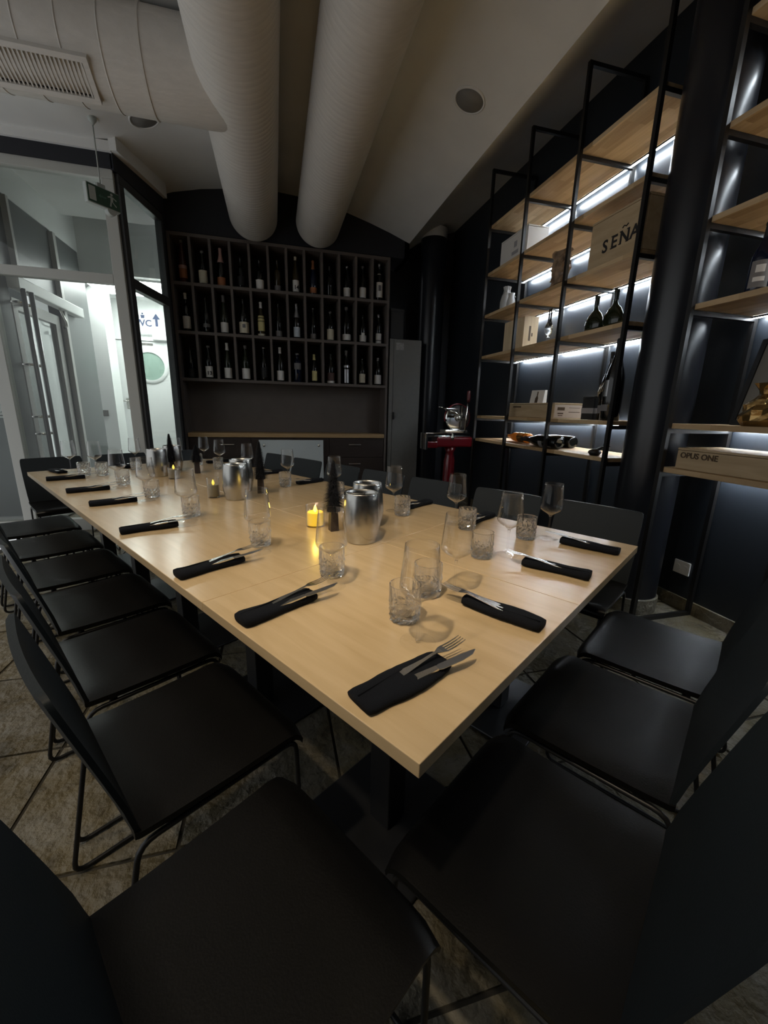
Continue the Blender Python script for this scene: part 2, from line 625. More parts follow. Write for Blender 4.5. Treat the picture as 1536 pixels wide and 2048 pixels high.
struct(obj('wall_right', MB().box(2.62, 2.74, -1.8, 6.3, -0.05, 4.0), NAVY))
wb = MB().box(-1.16, 1.52, 6.03, 6.14, -0.05, 3.2).box(-1.16, 1.76, 5.63, 6.14, 3.17, 4.0).box(1.52, 2.74, 6.2, 6.3, -0.05, 4.0).box(1.70, 1.76, 5.63, 6.24, 3.17, 4.0)
struct(obj('wall_back', wb, BACKWALL))
struct(obj('wall_front_light_block', MB().box(-3.6, 2.74, -1.85, -1.75, -0.05, 4.0), BACKWALL))  # unseen dark wall behind the camera, added to keep ambient light off the chairs
def skirting(name, x0, x1, y0, y1):
    b = structure(name)
    L = y1 - y0
    k = max(1, round(L / 0.5))
    for i in range(k):
        a = y0 + L * i / k; c = y0 + L * (i + 1) / k
        obj('skirting_tile', MB().box(x0, x1, a + 0.0015, c - 0.0015, 0.0, 0.085), STONE, b)
skirting('baseboard_right', 2.604, 2.62, 0.3, 5.8)

# round columns
def column(name, label, x, y, r, z1):
    t = thing(name, label, 'column', (x, y, 0))
    obj('shaft', MB().lathe([(0, 0.1), (r, 0.1), (r, z1), (0, z1)], 48), COLUMN, t, auto=0.6)
    obj('stone_base_ring', MB().lathe([(0, 0), (r + 0.012, 0), (r + 0.012, 0.095), (r, 0.1), (0, 0.1)], 48), STONE, t, auto=0.6)
    return t
column('round_column', 'big glossy black round column between the two shelving units', 2.322, 2.076, 0.168, 3.72)
c2 = column('round_column', 'far black round column in the corner by the grey locker', 2.19, 5.88, 0.175, 3.52)
obj('white_collar', MB().lathe([(0.165, 3.52), (0.177, 3.52), (0.177, 3.64), (0.165, 3.64)], 40), PLASTER, c2, auto=0.6)

# ---------------------------------------------------------------- glazed partition
P1 = Vector((-1.29, 4.66, 0)); P2 = Vector((-1.114, 5.43, 0))
w1 = structure('window_1')
def rail(name, parent, x0, x1, z0, z1, m, y0=4.62, y1=4.70):
    return obj(name, MB().box(x0, x1, y0, y1, z0, z1), m, parent, bevel=0.004)
rail('frame_post', w1, -1.385, -1.29, 0, 3.17, FRAME)
rail('frame_post', w1, -2.445, -2.335, 0, 3.17, FRAME)
rail('frame_post', w1, -3.55, -3.45, 0, 3.17, FRAME)
rail('top_rail', w1, -3.55, -1.29, 3.17, 3.245, FRAME)
rail('transom', w1, -3.45, -2.445, 2.335, 2.415, FRAME)
rail('transom', w1, -2.335, -1.385, 2.335, 2.415, FRAME)
rail('bottom_rail', w1, -3.45, -2.445, 0, 0.12, FRAME)
rail('bottom_rail', w1, -2.335, -1.385, 0, 0.12, FRAME)
for x0, x1 in ((-3.45, -2.445), (-2.335, -1.385)):
    for z0, z1 in ((0.12, 2.335), (2.415, 3.17)):
        obj('pane', MB().box(x0, x1, 4.657, 4.663, z0, z1), PANE, w1)
w2 = structure('window_2', P1)
d2 = (P2 - P1); L2 = d2.length
w2.rotation_euler = (0, 0, math.atan2(d2.y, d2.x))
def rail2(name, x0, x1, z0, z1, m, d=0.07):
    return obj(name, MB().box(x0, x1, -d / 2, d / 2, z0, z1), m, w2, bevel=0.004)
rail2('frame_post', 0.0, 0.075, 0, 3.16, DKFRAME)
rail2('frame_post', L2 - 0.05, L2, 0, 3.16, DKFRAME)
rail2('top_rail', 0.0, L2, 3.16, 3.235, DKFRAME)
rail2('middle_rail', 0.075, L2 - 0.05, 2.33, 2.42, DKFRAME)
rail2('bottom_rail', 0.075, L2 - 0.05, 0, 0.12, DKFRAME)
obj('pane', MB().box(0.075, L2 - 0.05, -0.003, 0.003, 0.12, 2.33), PANE, w2)
obj('pane', MB().box(0.075, L2 - 0.05, -0.003, 0.003, 2.42, 3.16), PANE, w2)
# dark band over the partition and the white cornice on top of it
wl = MB().box(-3.6, -1.29, 4.60, 4.72, 3.245, 3.62)
q = [P1 + Vector((0.02, -0.06, 0)), P2 + Vector((0.05, 0.0, 0)), P2 + Vector((-0.05, 0.05, 0)), P1 + Vector((-0.1, 0.02, 0))]
wl.hexa([(p.x, p.y, 3.237) for p in q], [(p.x, p.y, 3.62) for p in q])
wl.hexa([(-1.16, 5.40, 0), (-1.105, 5.40, 0), (-1.105, 6.1, 0), (-1.16, 6.1, 0)], [(-1.16, 5.40, 3.62), (-1.105, 5.40, 3.62), (-1.105, 6.1, 3.62), (-1.16, 6.1, 3.62)])
struct(obj('wall_left', wl, BACKWALL))
tr = MB().box(-3.6, -1.27, 4.57, 4.62, 3.355, 3.43)
a = P1 + Vector((0.01, -0.09, 0)); b = P2 + Vector((0.03, 0.02, 0)); e = Vector((0.06, -0.012, 0))
tr.hexa([(a.x, a.y, 3.36), (a.x + e.x, a.y + e.y, 3.36), (b.x + e.x, b.y + e.y, 3.40), (b.x, b.y, 3.40)],
        [(a.x, a.y, 3.50), (a.x + e.x, a.y + e.y, 3.50), (b.x + e.x, b.y + e.y, 3.60), (b.x, b.y, 3.60)])
struct(obj('trim_1', tr, PLASTER))

# ---------------------------------------------------------------- lobby and hall behind the glass
XL = -2.36
lw = MB().box(XL - 0.1, XL, 4.74, 4.92, 0, 3.12).box(XL - 0.1, XL, 5.86, 6.72, 0, 3.12).box(XL - 0.1, XL, 4.92, 5.86, 2.40, 3.12)
struct(obj('wall_lobby_left', lw, LOBBY))
struct(obj('wall_lobby_fascia', MB().box(XL - 0.1, XL + 0.01, 4.74, 7.0, 3.12, 3.68), WHITE))
struct(obj('ceiling_lobby', MB().box(-4.2, -1.16, 4.72, 6.6, 3.66, 3.74), WHITE))
struct(obj('wall_lobby_bulkhead', MB().box(XL, -1.16, 6.60, 6.68, 2.90, 3.66), WHITE))
struct(obj('wall_hall_right', MB().box(-1.16, -1.10, 6.14, 8.1, 0, 3.0), WHITE))
struct(obj('wall_hall_back', MB().box(-3.6, -1.1, 8.0, 8.1, 0, 3.2), WHITE))
struct(obj('ceiling_hall', MB().box(-3.6, -1.16, 6.68, 8.0, 2.90, 2.98), WHITE))
struct(obj('wall_far_left', MB().box(-4.2, -2.46, 5.35, 5.43, 0, 3.66), LOBBY))
lp = thing('ceiling_light_panel', 'glowing white ceiling light panel in the hall behind the glass', 'light', (-1.85, 7.14, 2.865))
obj('housing', MB().box(-0.60, 0.62, -0.42, 0.40, 0.012, 0.035), WHITE, lp)
obj('diffuser', MB().box(-0.59, 0.61, -0.41, 0.39, 0.0, 0.012), PANEL, lp)
# white pier with a rounded shoulder
pier = [(-2.59, 0.0), (-2.36, 0.0), (-2.36, 2.90)]
pier += [(-2.59 + 0.16 - 0.16 * math.sin(t), 2.72 + 0.18 * math.cos(t)) for t in [i * PI / 16 for i in range(9)]]
pb = MB().prism(pier, 7.25, 7.6)
pb.v = [(x, z, y) for x, y, z in pb.v]
struct(obj('wall_pier', pb, WHITE))
sw = thing('light_switch', 'grey light switch on the white pier behind the glass', 'switch', (-2.515, 7.248, 1.075))
obj('plate', MB().box(-0.045, 0.045, -0.012, 0, 0, 0.09), LOCKER, sw, bevel=0.004)
obj('rocker', MB().box(-0.03, 0.03, -0.018, -0.012, 0.018, 0.072), LOCKER, sw)
# entrance door with long steel pulls
d1 = structure('door_1', (XL, 4.92, 0))
LF = mat('door_aluminium', (0.50, 0.50, 0.48), 0.4)
for y0, y1 in ((0.02, 0.10), (0.82, 0.92)):
    obj('door_stile', MB().box(-0.06, 0.0, y0, y1, 0.0, 2.22), LF, d1)
obj('door_rail', MB().box(-0.06, 0.0, 0.10, 0.82, 2.12, 2.22), LF, d1)
obj('door_rail', MB().box(-0.06, 0.0, 0.10, 0.82, 0.0, 0.12), LF, d1)
obj('pane', MB().box(-0.034, -0.028, 0.10, 0.82, 0.12, 2.12), PANE, d1)
for dx, yb in ((0.10, 0.03), (0.10, 0.17)):
    pl = obj('pull_bar', MB().tube([(dx, yb, 0.25), (dx, yb, 2.30)], 0.021, 12), mat('dark_steel', (0.20, 0.20, 0.20), 0.3, metal=1.0), d1, smooth=True)
    for zz in (0.45, 0.95, 1.12, 1.62, 2.18):
        obj('standoff', MB().tube([(-0.03, yb, zz), (dx, yb, zz)], 0.014, 10), CHROME, pl, smooth=True)
op = obj('door_closer_box', MB().box(0.0, 0.10, -0.02, 1.36, 2.29, 2.40), WHITE, d1, bevel=0.01)
obj('closer_arm', MB().tube(fillet([(0.06, 0.82, 2.29), (0.10, 0.86, 2.12), (0.04, 0.92, 2.10)], 0.05), 0.012, 8), STEEL, d1, smooth=True)
obj('door_stile', MB().box(0.0, 0.05, 0.96, 1.02, 0.0, 3.10), LF, d1)
obj('door_stile', MB().box(0.0, 0.05, 0.12, 0.16, 2.42, 3.10), LF, d1)
# left glass door decals
dc = thing('wheelchair_sticker', 'square wheelchair access sticker at the left edge behind the glass', 'sticker', (-2.86, 5.345, 1.12))
obj('sheet', MB().box(-0.09, 0.09, -0.004, 0, 0, 0.24), LOBBYF, dc)
wh = MB().tube([(0.05 * math.cos(t), -0.006, 0.075 + 0.05 * math.sin(t)) for t in [2.2 + i * 0.27 for i in range(17)]], 0.006, 6)
wh.tube([(-0.012, -0.006, 0.185), (-0.006, -0.006, 0.11), (0.035, -0.006, 0.105), (0.055, -0.006, 0.05)], 0.008, 6).lathe([(0, -0.008), (0.014, -0.004), (0, 0.0)], 12, (-0.014, -0.004, 0.207))
obj('pictogram', wh, SIGNW, dc, smooth=True)
obj('caption_bar', MB().box(-0.075, 0.075, -0.005, -0.004, -0.03, -0.012), SIGNW, dc)
# hall doors
def door_leaf(name, x0, x1, z1):
    d = structure(name, ((x0 + x1) / 2, 7.995, 0))
    w = (x1 - x0) / 2
    obj('leaf', MB().box(-w, w, -0.03, 0, 0.01, z1), WHITE, d, bevel=0.003)
    for s in (-1, 1):
        obj('jamb', MB().box(s * (w + 0.03) - 0.028, s * (w + 0.03) + 0.028, -0.05, 0, 0, z1 + 0.06), WHITE, d)
    obj('head_jamb', MB().box(-w - 0.058, w + 0.058, -0.05, 0, z1 + 0.005, z1 + 0.06), WHITE, d)
    return d
d2_ = door_leaf('door_2', -2.25, -1.40, 2.28)
ring = [(0.222, -0.03), (0.222, -0.055), (0.26, -0.055), (0.275, -0.045), (0.275, -0.03)]
obj('porthole_ring', MB().lathe(ring, 48, (-0.175, 0, 1.885), 'y'), WHITE, d2_, auto=0.6)
obj('porthole_glass', MB().lathe([(0, -0.04), (0.223, -0.04), (0.223, -0.031), (0, -0.031)], 48, (-0.175, 0, 1.885), 'y'), FROST, d2_)
obj('door_closer', MB().box(-0.08, 0.37, -0.11, -0.055, 2.30, 2.38), WHITE, d2_, bevel=0.006)
obj('closer_rail', MB().box(-0.32, 0.32, -0.085, -0.055, 2.405, 2.435), WHITE, d2_)
obj('small_plate', MB().box(-0.27, -0.10, -0.034, -0.03, 2.215, 2.25), LOCKER, d2_)
d3_ = door_leaf('door_3', -3.14, -2.33, 2.28)
hd = obj('lever_plate', MB().box(0.315, 0.355, -0.036, -0.03, 1.19, 1.36), STEEL, d3_)
obj('lever', MB().tube(fillet([(0.335, -0.03, 1.31), (0.335, -0.085, 1.31), (0.20, -0.085, 1.315)], 0.02), 0.010, 8), STEEL, hd, smooth=True)
# WC sign
ws = thing('wc_sign', 'blue and white WC sign with arrow on the hall wall', 'sign', (-1.96, 7.998, 2.50), 0)
ws.scale = (1.08, 1.0, 1.08)
obj('sheet', MB().box(-0.20, 0.20, -0.005, 0, 0, 0.22), WHITE, ws)
FR = lambda x, z: frame_mtx((x, -0.006, z), (1, 0, 0), (0, 0, 1))
text_obj('lettering', 'WC', 0.13, PRINTBLUE, ws, FR(-0.185, 0.015))
ab = MB().prism([(-0.018, 0.02), (0.018, 0.02), (0.018, 0.12), (0.055, 0.12), (0.0, 0.20), (-0.055, 0.12), (-0.018, 0.12)], 0, 0.001)
obj('arrow', ab.xf(FR(0.11, 0.0)), PRINTBLUE, ws)
for i, x in enumerate((-0.145, -0.075)):
    pm = MB().prism([(-0.02, 0.125), (-0.008, 0.125), (0, 0.13), (0.008, 0.125), (0.02, 0.125), (0.02 + 0.008 * i, 0.17), (-0.02 - 0.008 * i, 0.17)], 0, 0.001)
    pm.prism([(0.012 * math.cos(t), 0.19 + 0.012 * math.sin(t)) for t in [k * PI / 6 for k in range(12)]], 0, 0.001)
    obj('pictogram', pm.xf(FR(x, 0.0)), PRINTBLUE, ws)

# ---------------------------------------------------------------- ventilation ducts
def ribbed(L, r, pitch=0.05):
    pts = [(0, 0), (r - 0.012, 0)]
    n = int(L / pitch)
    for i in range(n):
        z = i * pitch
        pts += [(r - 0.0012, z + 0.002), (r, z + 0.007), (r + 0.0003, z + pitch * 0.5), (r - 0.0002, z + pitch - 0.003)]
    pts += [(r - 0.012, L), (0, L)]
    return pts
dA = tag(obj('ventilation_duct', MB().lathe(ribbed(7.2, 0.265), 56, (-0.15, -1.7, 3.378), 'y'), DUCT, smooth=True),
         'left of the two white ribbed ducts, with a branch to the left', 'duct', 'white ducts under the ceiling')
dA_b = obj('branch_pipe', MB().lathe([(0, -3.2), (0.262, -3.2), (0.262, -0.55), (0.268, -0.549), (0.268, -0.535), (0.262, -0.534), (0.262, -0.20), (0.255, -0.05), (0, -0.05)], 56, (-0.15, 3.52, 3.385), 'x'), DUCT, dA, auto=0.5)
for i in range(6):
    obj('branch_seam', MB().lathe([(0.262, -0.004), (0.2655, -0.004), (0.2655, 0.004), (0.262, 0.004)], 48, (-0.9 - 0.21 * i, 3.52, 3.385), 'x'), DUCT, dA_b, smooth=True)
tag(obj('ventilation_duct', MB().lathe(ribbed(7.2, 0.256), 56, (0.58, -1.7, 3.381), 'y'), DUCT, smooth=True),
    'right of the two white ribbed ducts, plain round pipe', 'duct', 'white ducts under the ceiling')
# grille on the branch
gr = thing('vent_grille', 'white slotted air grille on the left duct branch', 'vent', (-1.28, 3.52, 3.385))
ang = math.radians(-58)   # direction from the branch axis to the grille centre, in the YZ plane
nrm = Vector((0, math.cos(ang) * -1, math.sin(ang))).normalized()
tan = Vector((0, nrm.z, -nrm.y)).normalized()
if tan.z < 0: tan = -tan
def gq(x, t, d):
    p = nrm * (0.262 + d) + tan * t
    return (x, p.y, p.z)
def gbox(x0, x1, t0, t1, d0, d1):
    return MB().hexa([gq(x0, t0, d0), gq(x1, t0, d0), gq(x1, t1, d0), gq(x0, t1, d0)], [gq(x0, t0, d1), gq(x1, t0, d1), gq(x1, t1, d1), gq(x0, t1, d1)])
GW, GH = 0.27, 0.085
obj('dark_backing', gbox(-GW, GW, -GH, GH, -0.03, -0.012), PRINTBLK, gr)
for a_ in (gbox(-GW - 0.03, GW + 0.03, GH, GH + 0.028, -0.03, 0.012), gbox(-GW - 0.03, GW + 0.03, -GH - 0.028, -GH, -0.03, 0.012),
           gbox(-GW - 0.03, -GW, -GH, GH, -0.03, 0.012), gbox(GW, GW + 0.03, -GH, GH, -0.03, 0.012)):
    obj('grille_frame', a_, DUCT, gr)
for i in range(24):
    x = -GW + (i + 0.5) * 2 * GW / 24
    obj('slat', gbox(x - 0.004, x + 0.004, -GH, GH, -0.004, 0.004), DUCT, gr)
# ceiling speakers
def disc(name, label, x, y, z, r, nrm=(0, 0, -1)):
    t = thing(name, label, 'speaker', (x, y, z))
    t.rotation_euler = Vector((0, 0, -1)).rotation_difference(Vector(nrm)).to_euler()
    obj('rim', MB().lathe([(r * 0.88, -0.002), (r * 0.92, -0.012), (r, -0.008), (r, 0.01), (r * 0.88, 0.01)], 40), PLASTER, t, smooth=True)
    obj('grille', MB().lathe([(0, -0.006), (r * 0.89, -0.005), (r * 0.89, 0.01), (0, 0.01)], 40), mat('speaker_grille', (0.20, 0.19, 0.18), 0.7), t, smooth=True)
disc('ceiling_speaker', 'round ceiling speaker right of the ducts', 1.45, 3.30, 3.452, 0.115, (-0.28, 0, -1))
disc('ceiling_speaker', 'round ceiling speaker left of the ducts by the exit sign', -0.95, 4.42, 3.556, 0.12, (0.30, 0, -1))

# ---------------------------------------------------------------- exit sign on a rod
sa = Vector((-1.37, 4.20, 2.965)); sb = Vector((-1.195, 4.385, 2.965))
es = thing('exit_sign', 'green emergency exit sign hanging on a thin rod', 'sign', ((sa + sb) / 2 - Vector((0, 0, 0.14))), math.atan2(sb.y - sa.y, sb.x - sa.x))
sl = (sb - sa).length / 2
obj('housing', MB().box(-sl, sl, 0.0, 0.05, 0.0, 0.14), SIGNW, es, bevel=0.006)
gf = obj('green_face', MB().box(-sl + 0.006, sl - 0.006, -0.004, 0.0, 0.008, 0.132), GREEN, es)
SF = lambda x, z: frame_mtx((x, -0.0045, z), (1, 0, 0), (0, 0, 1))
obj('door_symbol', MB().prism([(-0.03, 0.02), (0.02, 0.02), (0.02, 0.12), (-0.03, 0.12)], 0, 0.001).xf(SF(-sl + 0.045, 0)), SIGNW, gf)
obj('arrow_symbol', MB().prism([(-0.03, 0.07), (-0.012, 0.085), (-0.012, 0.075), (0.03, 0.075), (0.03, 0.065), (-0.012, 0.065), (-0.012, 0.055)], 0, 0.001).xf(SF(-0.012, 0)), mat('faded_green', (0.05, 0.12, 0.08), 0.5), gf)
rm = MB().prism([(0.01 * math.cos(t), 0.112 + 0.01 * math.sin(t)) for t in [k * PI / 5 for k in range(10)]], 0, 0.001)
for pl_ in ([(-0.010, 0.100), (0.012, 0.096), (0.006, 0.060), (-0.012, 0.064)], [(-0.012, 0.064), (-0.002, 0.06), (-0.012, 0.022), (-0.022, 0.026)],
            [(-0.002, 0.062), (0.006, 0.060), (0.034, 0.036), (0.028, 0.030)], [(0.010, 0.096), (0.012, 0.088), (0.034, 0.074), (0.036, 0.082)], [(-0.010, 0.100), (-0.006, 0.090), (-0.03, 0.082), (-0.034, 0.09)]):
    rm.prism(pl_, 0, 0.001)
obj('running_figure', rm.xf(SF(0.062, 0)), SIGNW, gf)
obj('lamp_drum', MB().lathe([(0, -0.001), (0.035, -0.001), (0.038, 0.004), (0.038, 0.045), (0, 0.045)], 28, (0.055, 0.0, -0.002), 'y'), SIGNW, es, auto=0.6)
obj('hanger_bracket', MB().box(-0.03, 0.03, 0.015, 0.035, 0.14, 0.17), SIGNW, es)
obj('rod', MB().tube([(0, 0.025, 0.165), (0, 0.025, 0.63)], 0.005, 8), SIGNW, es, smooth=True)
obj('ceiling_rose', MB().lathe([(0, 0.56), (0.03, 0.60), (0.035, 0.64), (0, 0.64)], 20, (0, 0.025, 0)), SIGNW, es, smooth=True)

# ================================================================== TABLES (two rows of five pushed together)
TW, TL = 0.7325, 0.749
def make_table():
    t = thing('dining_table', '', 'table', (0, 0, 0), TH, 'square oak tables pushed together')
    g = 0.0008
    obj('tabletop', MB().box(-TW / 2 + g, TW / 2 - g, -TL / 2 + g, TL / 2 - g, 0.722, 0.75), OAK, t, bevel=0.0015)
    obj('pedestal_column', MB().box(-0.04, 0.04, -0.04, 0.04, 0.012, 0.70), BLACKM, t, bevel=0.004)
    obj('top_bracket', MB().box(-0.22, 0.22, -0.025, 0.025, 0.695, 0.722).box(-0.025, 0.025, -0.22, 0.22, 0.695, 0.721), BLACKM, t)
    obj('base_plate', MB().box(-0.21, 0.21, -0.21, 0.21, 0.0, 0.012), PLATE, t, bevel=0.004)
    return t
tab0 = make_table()
for r in range(2):
    for c in range(5):
        lab = '%s oak table from the near end in the %s row' % (ORD[c], ('left', 'right')[r])
        loc = T(TW / 2 + r * TW, TL / 2 + c * TL, 0)
        if r == 0 and c == 0:
            tab0.location = loc
            tab0['label'] = lab
        else:
            dup(tab0, lab, loc, TH)

# ================================================================== CHAIRS
def make_chair():
    t = thing('dining_chair', '', 'chair', (0, 0, 0), 0, 'black chairs around the long table')
    # seat pad: profile swept across the width, waterfall front
    px = [(-0.195, 0.462), (-0.185, 0.458), (-0.12, 0.455), (0.0, 0.454), (0.12, 0.456), (0.165, 0.457), (0.188, 0.452), (0.203, 0.440), (0.208, 0.428)]
    n = len(px)
    cols = 12
    vs = []
    fs = []
    def sw(x):
        return 0.213 + (x + 0.2) * 0.025
    for k in range(cols + 1):
        s = -1 + 2 * k / cols
        for (x, z) in px:
            e = abs(s) ** 8
            xx = x - 0.012 * e if x > 0.15 else x
            vs.append((xx, s * sw(x), z - 0.006 * e - 0.004 * (1 - s * s)))
        for (x, z) in px:
            vs.append((x - (0.012 if x > 0.15 else 0), s * sw(x) * 0.985, z - 0.024))
    m_ = 2 * n
    for k in range(cols):
        a = k * m_
        b = a + m_
        for i in range(n - 1):
            fs.append((a + i, a + i + 1, b + i + 1, b + i))
            fs.append((a + n + i, b + n + i, b + n + i + 1, a + n + i + 1))
        fs.append((a, b, b + n, a + n))
        fs.append((a + n - 1, a + 2 * n - 1, b + 2 * n - 1, b + n - 1))
    for a in (0, cols * m_):
        for i in range(n - 1):
            fs.append((a + i, a + i + 1, a + n + i + 1, a + n + i))
    obj('seat', MB().add(vs, fs), LEATHER, t, auto=0.9)
    # back shell: curved panel with rounded upper corners
    rows = [(-0.192, 0.440), (-0.199, 0.470), (-0.209, 0.52), (-0.230, 0.60), (-0.252, 0.68), (-0.273, 0.755), (-0.2815, 0.785), (-0.2855, 0.799), (-0.2875, 0.806)]
    wid = [0.208, 0.210, 0.212, 0.213, 0.213, 0.212, 0.210, 0.206, 0.198]
    vs = []
    fs = []
    cols = 14
    for side in (0, 1):
        for (x, z), w in zip(rows, wid):
            cv = 0.010 * min(1, max(0, (z - 0.46) / 0.2))
            for k in range(cols + 1):
                s = -1 + 2 * k / cols
                th = 0.015 if 0 < k < cols else 0.010
                zz = z
                vs.append((x - cv * (1 - s * s) + (0.0 if side == 0 else -th) + 0.012, s * w, zz))
    R_ = len(rows); C_ = cols + 1
    for side in (0, 1):
        o_ = side * R_ * C_
        for i in range(R_ - 1):
            for k in range(cols):
                a = o_ + i * C_ + k
                fs.append((a, a + 1, a + C_ + 1, a + C_))
    o_ = R_ * C_
    for i in range(R_ - 1):
        for k in (0, cols):
            a = i * C_ + k
            fs.append((a, a + C_, o_ + a + C_, o_ + a))
    for i in (0, R_ - 1):
        for k in range(cols):
            a = i * C_ + k
            fs.append((a, a + 1, o_ + a + 1, o_ + a))
    obj('backrest', MB().add(vs, fs), SHELL, t, auto=0.9)
    for s in (-1, 1):
        y = s * 0.205
        loop = fillet([(-0.19, y, 0.415), (-0.272, y, 0.0065), (0.195, y, 0.0065), (0.185, y, 0.415)], 0.035, 4, True)
        leg = obj('sled_leg', MB().tube(loop, 0.0065, 8, True), BLACKM, t, smooth=True)
        for x in (-0.13, 0.02, 0.14):
            obj('spacer', MB().lathe([(0, 0.412), (0.007, 0.412), (0.007, 0.436), (0, 0.436)], 8, (x, y * 0.98, 0)), BLACKM, leg)
    for x in (-0.12, 0.13):
        obj('cross_bar', MB().tube([(x, -0.205, 0.415), (x, 0.205, 0.415)], 0.0065, 8), BLACKM, t, smooth=True)
    return t
ch0 = make_chair()
chairs = []
# (u, v, facing, extra rotation, label)
for i, (v, du, dr) in enumerate(((0.165, -0.190, 0.0), (0.680, -0.085, 0.0), (1.180, -0.062, 0.0), (1.685, -0.040, 0.5), (2.195, -0.040, 0.3), (2.715, -0.042, 0), (3.235, -0.045, -0.5))):
    chairs.append((du, v, 0, dr, '%s black chair from the near corner, left side of table' % ORD[i]))
for i, (u, dv, dr) in enumerate(((0.250, -0.110, 0.0), (0.745, -0.105, 0.0), (1.245, -0.140, 0.0))):
    chairs.append((u, dv, 90, dr, ('black chair beside the near corner, short end of the table', 'middle black chair at the near short end of the table', 'black chair nearest the big column, short end of the table')[i]))
for i, v in enumerate((0.285, 0.775, 1.305, 1.80, 2.28, 2.765, 3.255)):
    chairs.append((1.595 + (0.02, 0.0, -0.01, 0, 0, 0.0, 0.02)[i], v, 180, (-2, 1, 0, 1, -1, 0, 2)[i], '%s black chair from the near end, right side by the shelves' % ORD[i]))
for i, u in enumerate((0.225, 0.73, 1.24)):
    chairs.append((u, 3.895, -90, (1, -2, 0)[i], ('black chair at the far left corner of the table', 'middle black chair at the far end by the glass partition', 'black chair at the far end before the wine rack')[i]))
for i, (u, v, f, dr, lab) in enumerate(chairs):
    loc = T(u, v, 0)
    rz = TH + math.radians(f + dr)
    if i == 0:
        ch0.location = loc
        ch0.rotation_euler = (0, 0, rz)
        ch0['label'] = lab
    else:
        dup(ch0, lab, loc, rz)

# ================================================================== PLACE SETTINGS
def make_napkin(seed, flat):
    rnd = random.Random(seed)
    L, W, H = 0.215, 0.030 + 0.008 * flat, 0.026 - 0.008 * flat
    vs = []
    fs = []
    n, k = 18, 14
    for i in range(n + 1):
        t = i / n
        bul = 1 + 0.10 * math.sin(t * PI * 2.0 + seed) + rnd.uniform(-0.03, 0.03)
        sag = 0.002 * math.sin(t * 5 + seed * 2)
        end = 0.90 if i in (0, n) else 1.0
        for j in range(k):
            a = 2 * PI * j / k
            c, s = math.cos(a), math.sin(a)
            y = math.copysign(abs(c) ** 0.6, c) * W * bul * end * (1.12 - 0.2 * t if flat else 1) + sag
            z = H / 2 + math.copysign(abs(s) ** 0.7, s) * H / 2 * end * (1 + 0.1 * math.sin(3 * t * PI + seed) * (s > 0))
            vs.append((t * L, y, max(0.0005, z)))
    for i in range(n):
        for j in range(k):
            fs.append((i * k + j, i * k + (j + 1) % k, (i + 1) * k + (j + 1) % k, (i + 1) * k + j))
    fs.append(tuple(range(k))[::-1])
    fs.append(tuple(n * k + j for j in range(k)))
    me = to_mesh('rolled_napkin', MB().add(vs, fs), True)
    me.materials.append(CLOTH)
    flap = MB()
    pts = [(0.004, 0.2), (0.10, 0.36), (0.20, 0.30), (L - 0.003, 0.15)]
    top = H + 0.0012
    flap.tube([(x, W * y * 1.2, top - 0.0015) for x, y in pts], 0.0022, 6)
    mf = to_mesh('folded_edge', flap, True)
    mf.materials.append(CLOTH)
    return me, mf, H
naps = [make_napkin(s, f) for s, f in ((1, 0), (2, 0), (3, 0), (4, 1), (5, 0))]
def strip(path, widths, thick):
    vs = []
    fs = []
    for (x, z), (y0, y1) in zip(path, widths):
        vs += [(x, y0, z), (x, y1, z), (x, y1, z + thick), (x, y0, z + thick)]
    for i in range(len(path) - 1):
        a = 4 * i
        for j in range(4):
            fs.append((a + j, a + (j + 1) % 4, a + 4 + (j + 1) % 4, a + 4 + j))
    fs += [(0, 1, 2, 3), tuple(4 * (len(path) - 1) + j for j in (3, 2, 1, 0))]
    return MB().add(vs, fs)
# fork: handle, neck and head in one piece, each tine a part; x runs from handle end to the tips
fork_h = strip([(0.0, 0.002), (0.03, 0.0025), (0.08, 0.0045), (0.115, 0.0075), (0.128, 0.0070), (0.140, 0.0052)],
               [(-0.009, 0.009), (-0.0085, 0.0085), (-0.004, 0.004), (-0.0033, 0.0033), (-0.0095, 0.0095), (-0.0125, 0.0125)], 0.0016)
fork_me = to_mesh('fork', fork_h)
fork_me.materials.append(STEEL)
tine = strip([(0.139, 0.0052), (0.160, 0.0045), (0.180, 0.0062), (0.192, 0.0085)], [(-0.0019, 0.0019), (-0.0017, 0.0017), (-0.0013, 0.0013), (-0.0007, 0.0007)], 0.0014)
tine_me = to_mesh('tine', tine)
tine_me.materials.append(STEEL)
kn_h = strip([(0.0, 0.0), (0.02, 0.0), (0.09, 0.0005), (0.102, 0.001)], [(-0.0085, 0.0085), (-0.009, 0.009), (-0.0065, 0.0065), (-0.006, 0.006)], 0.004)
knife_me = to_mesh('knife', kn_h)
knife_me.materials.append(STEEL)
kn_b = strip([(0.101, 0.0022), (0.110, 0.0022), (0.16, 0.0022), (0.19, 0.0022), (0.205, 0.0022)], [(-0.006, 0.006), (-0.009, 0.0085), (-0.0095, 0.008), (-0.005, 0.0078), (0.004, 0.006)], 0.0013)
blade_me = to_mesh('blade', kn_b)
BLADE = mat('knife_blade', (0.45, 0.46, 0.48), 0.35, metal=1.0)
blade_me.materials.append(BLADE)

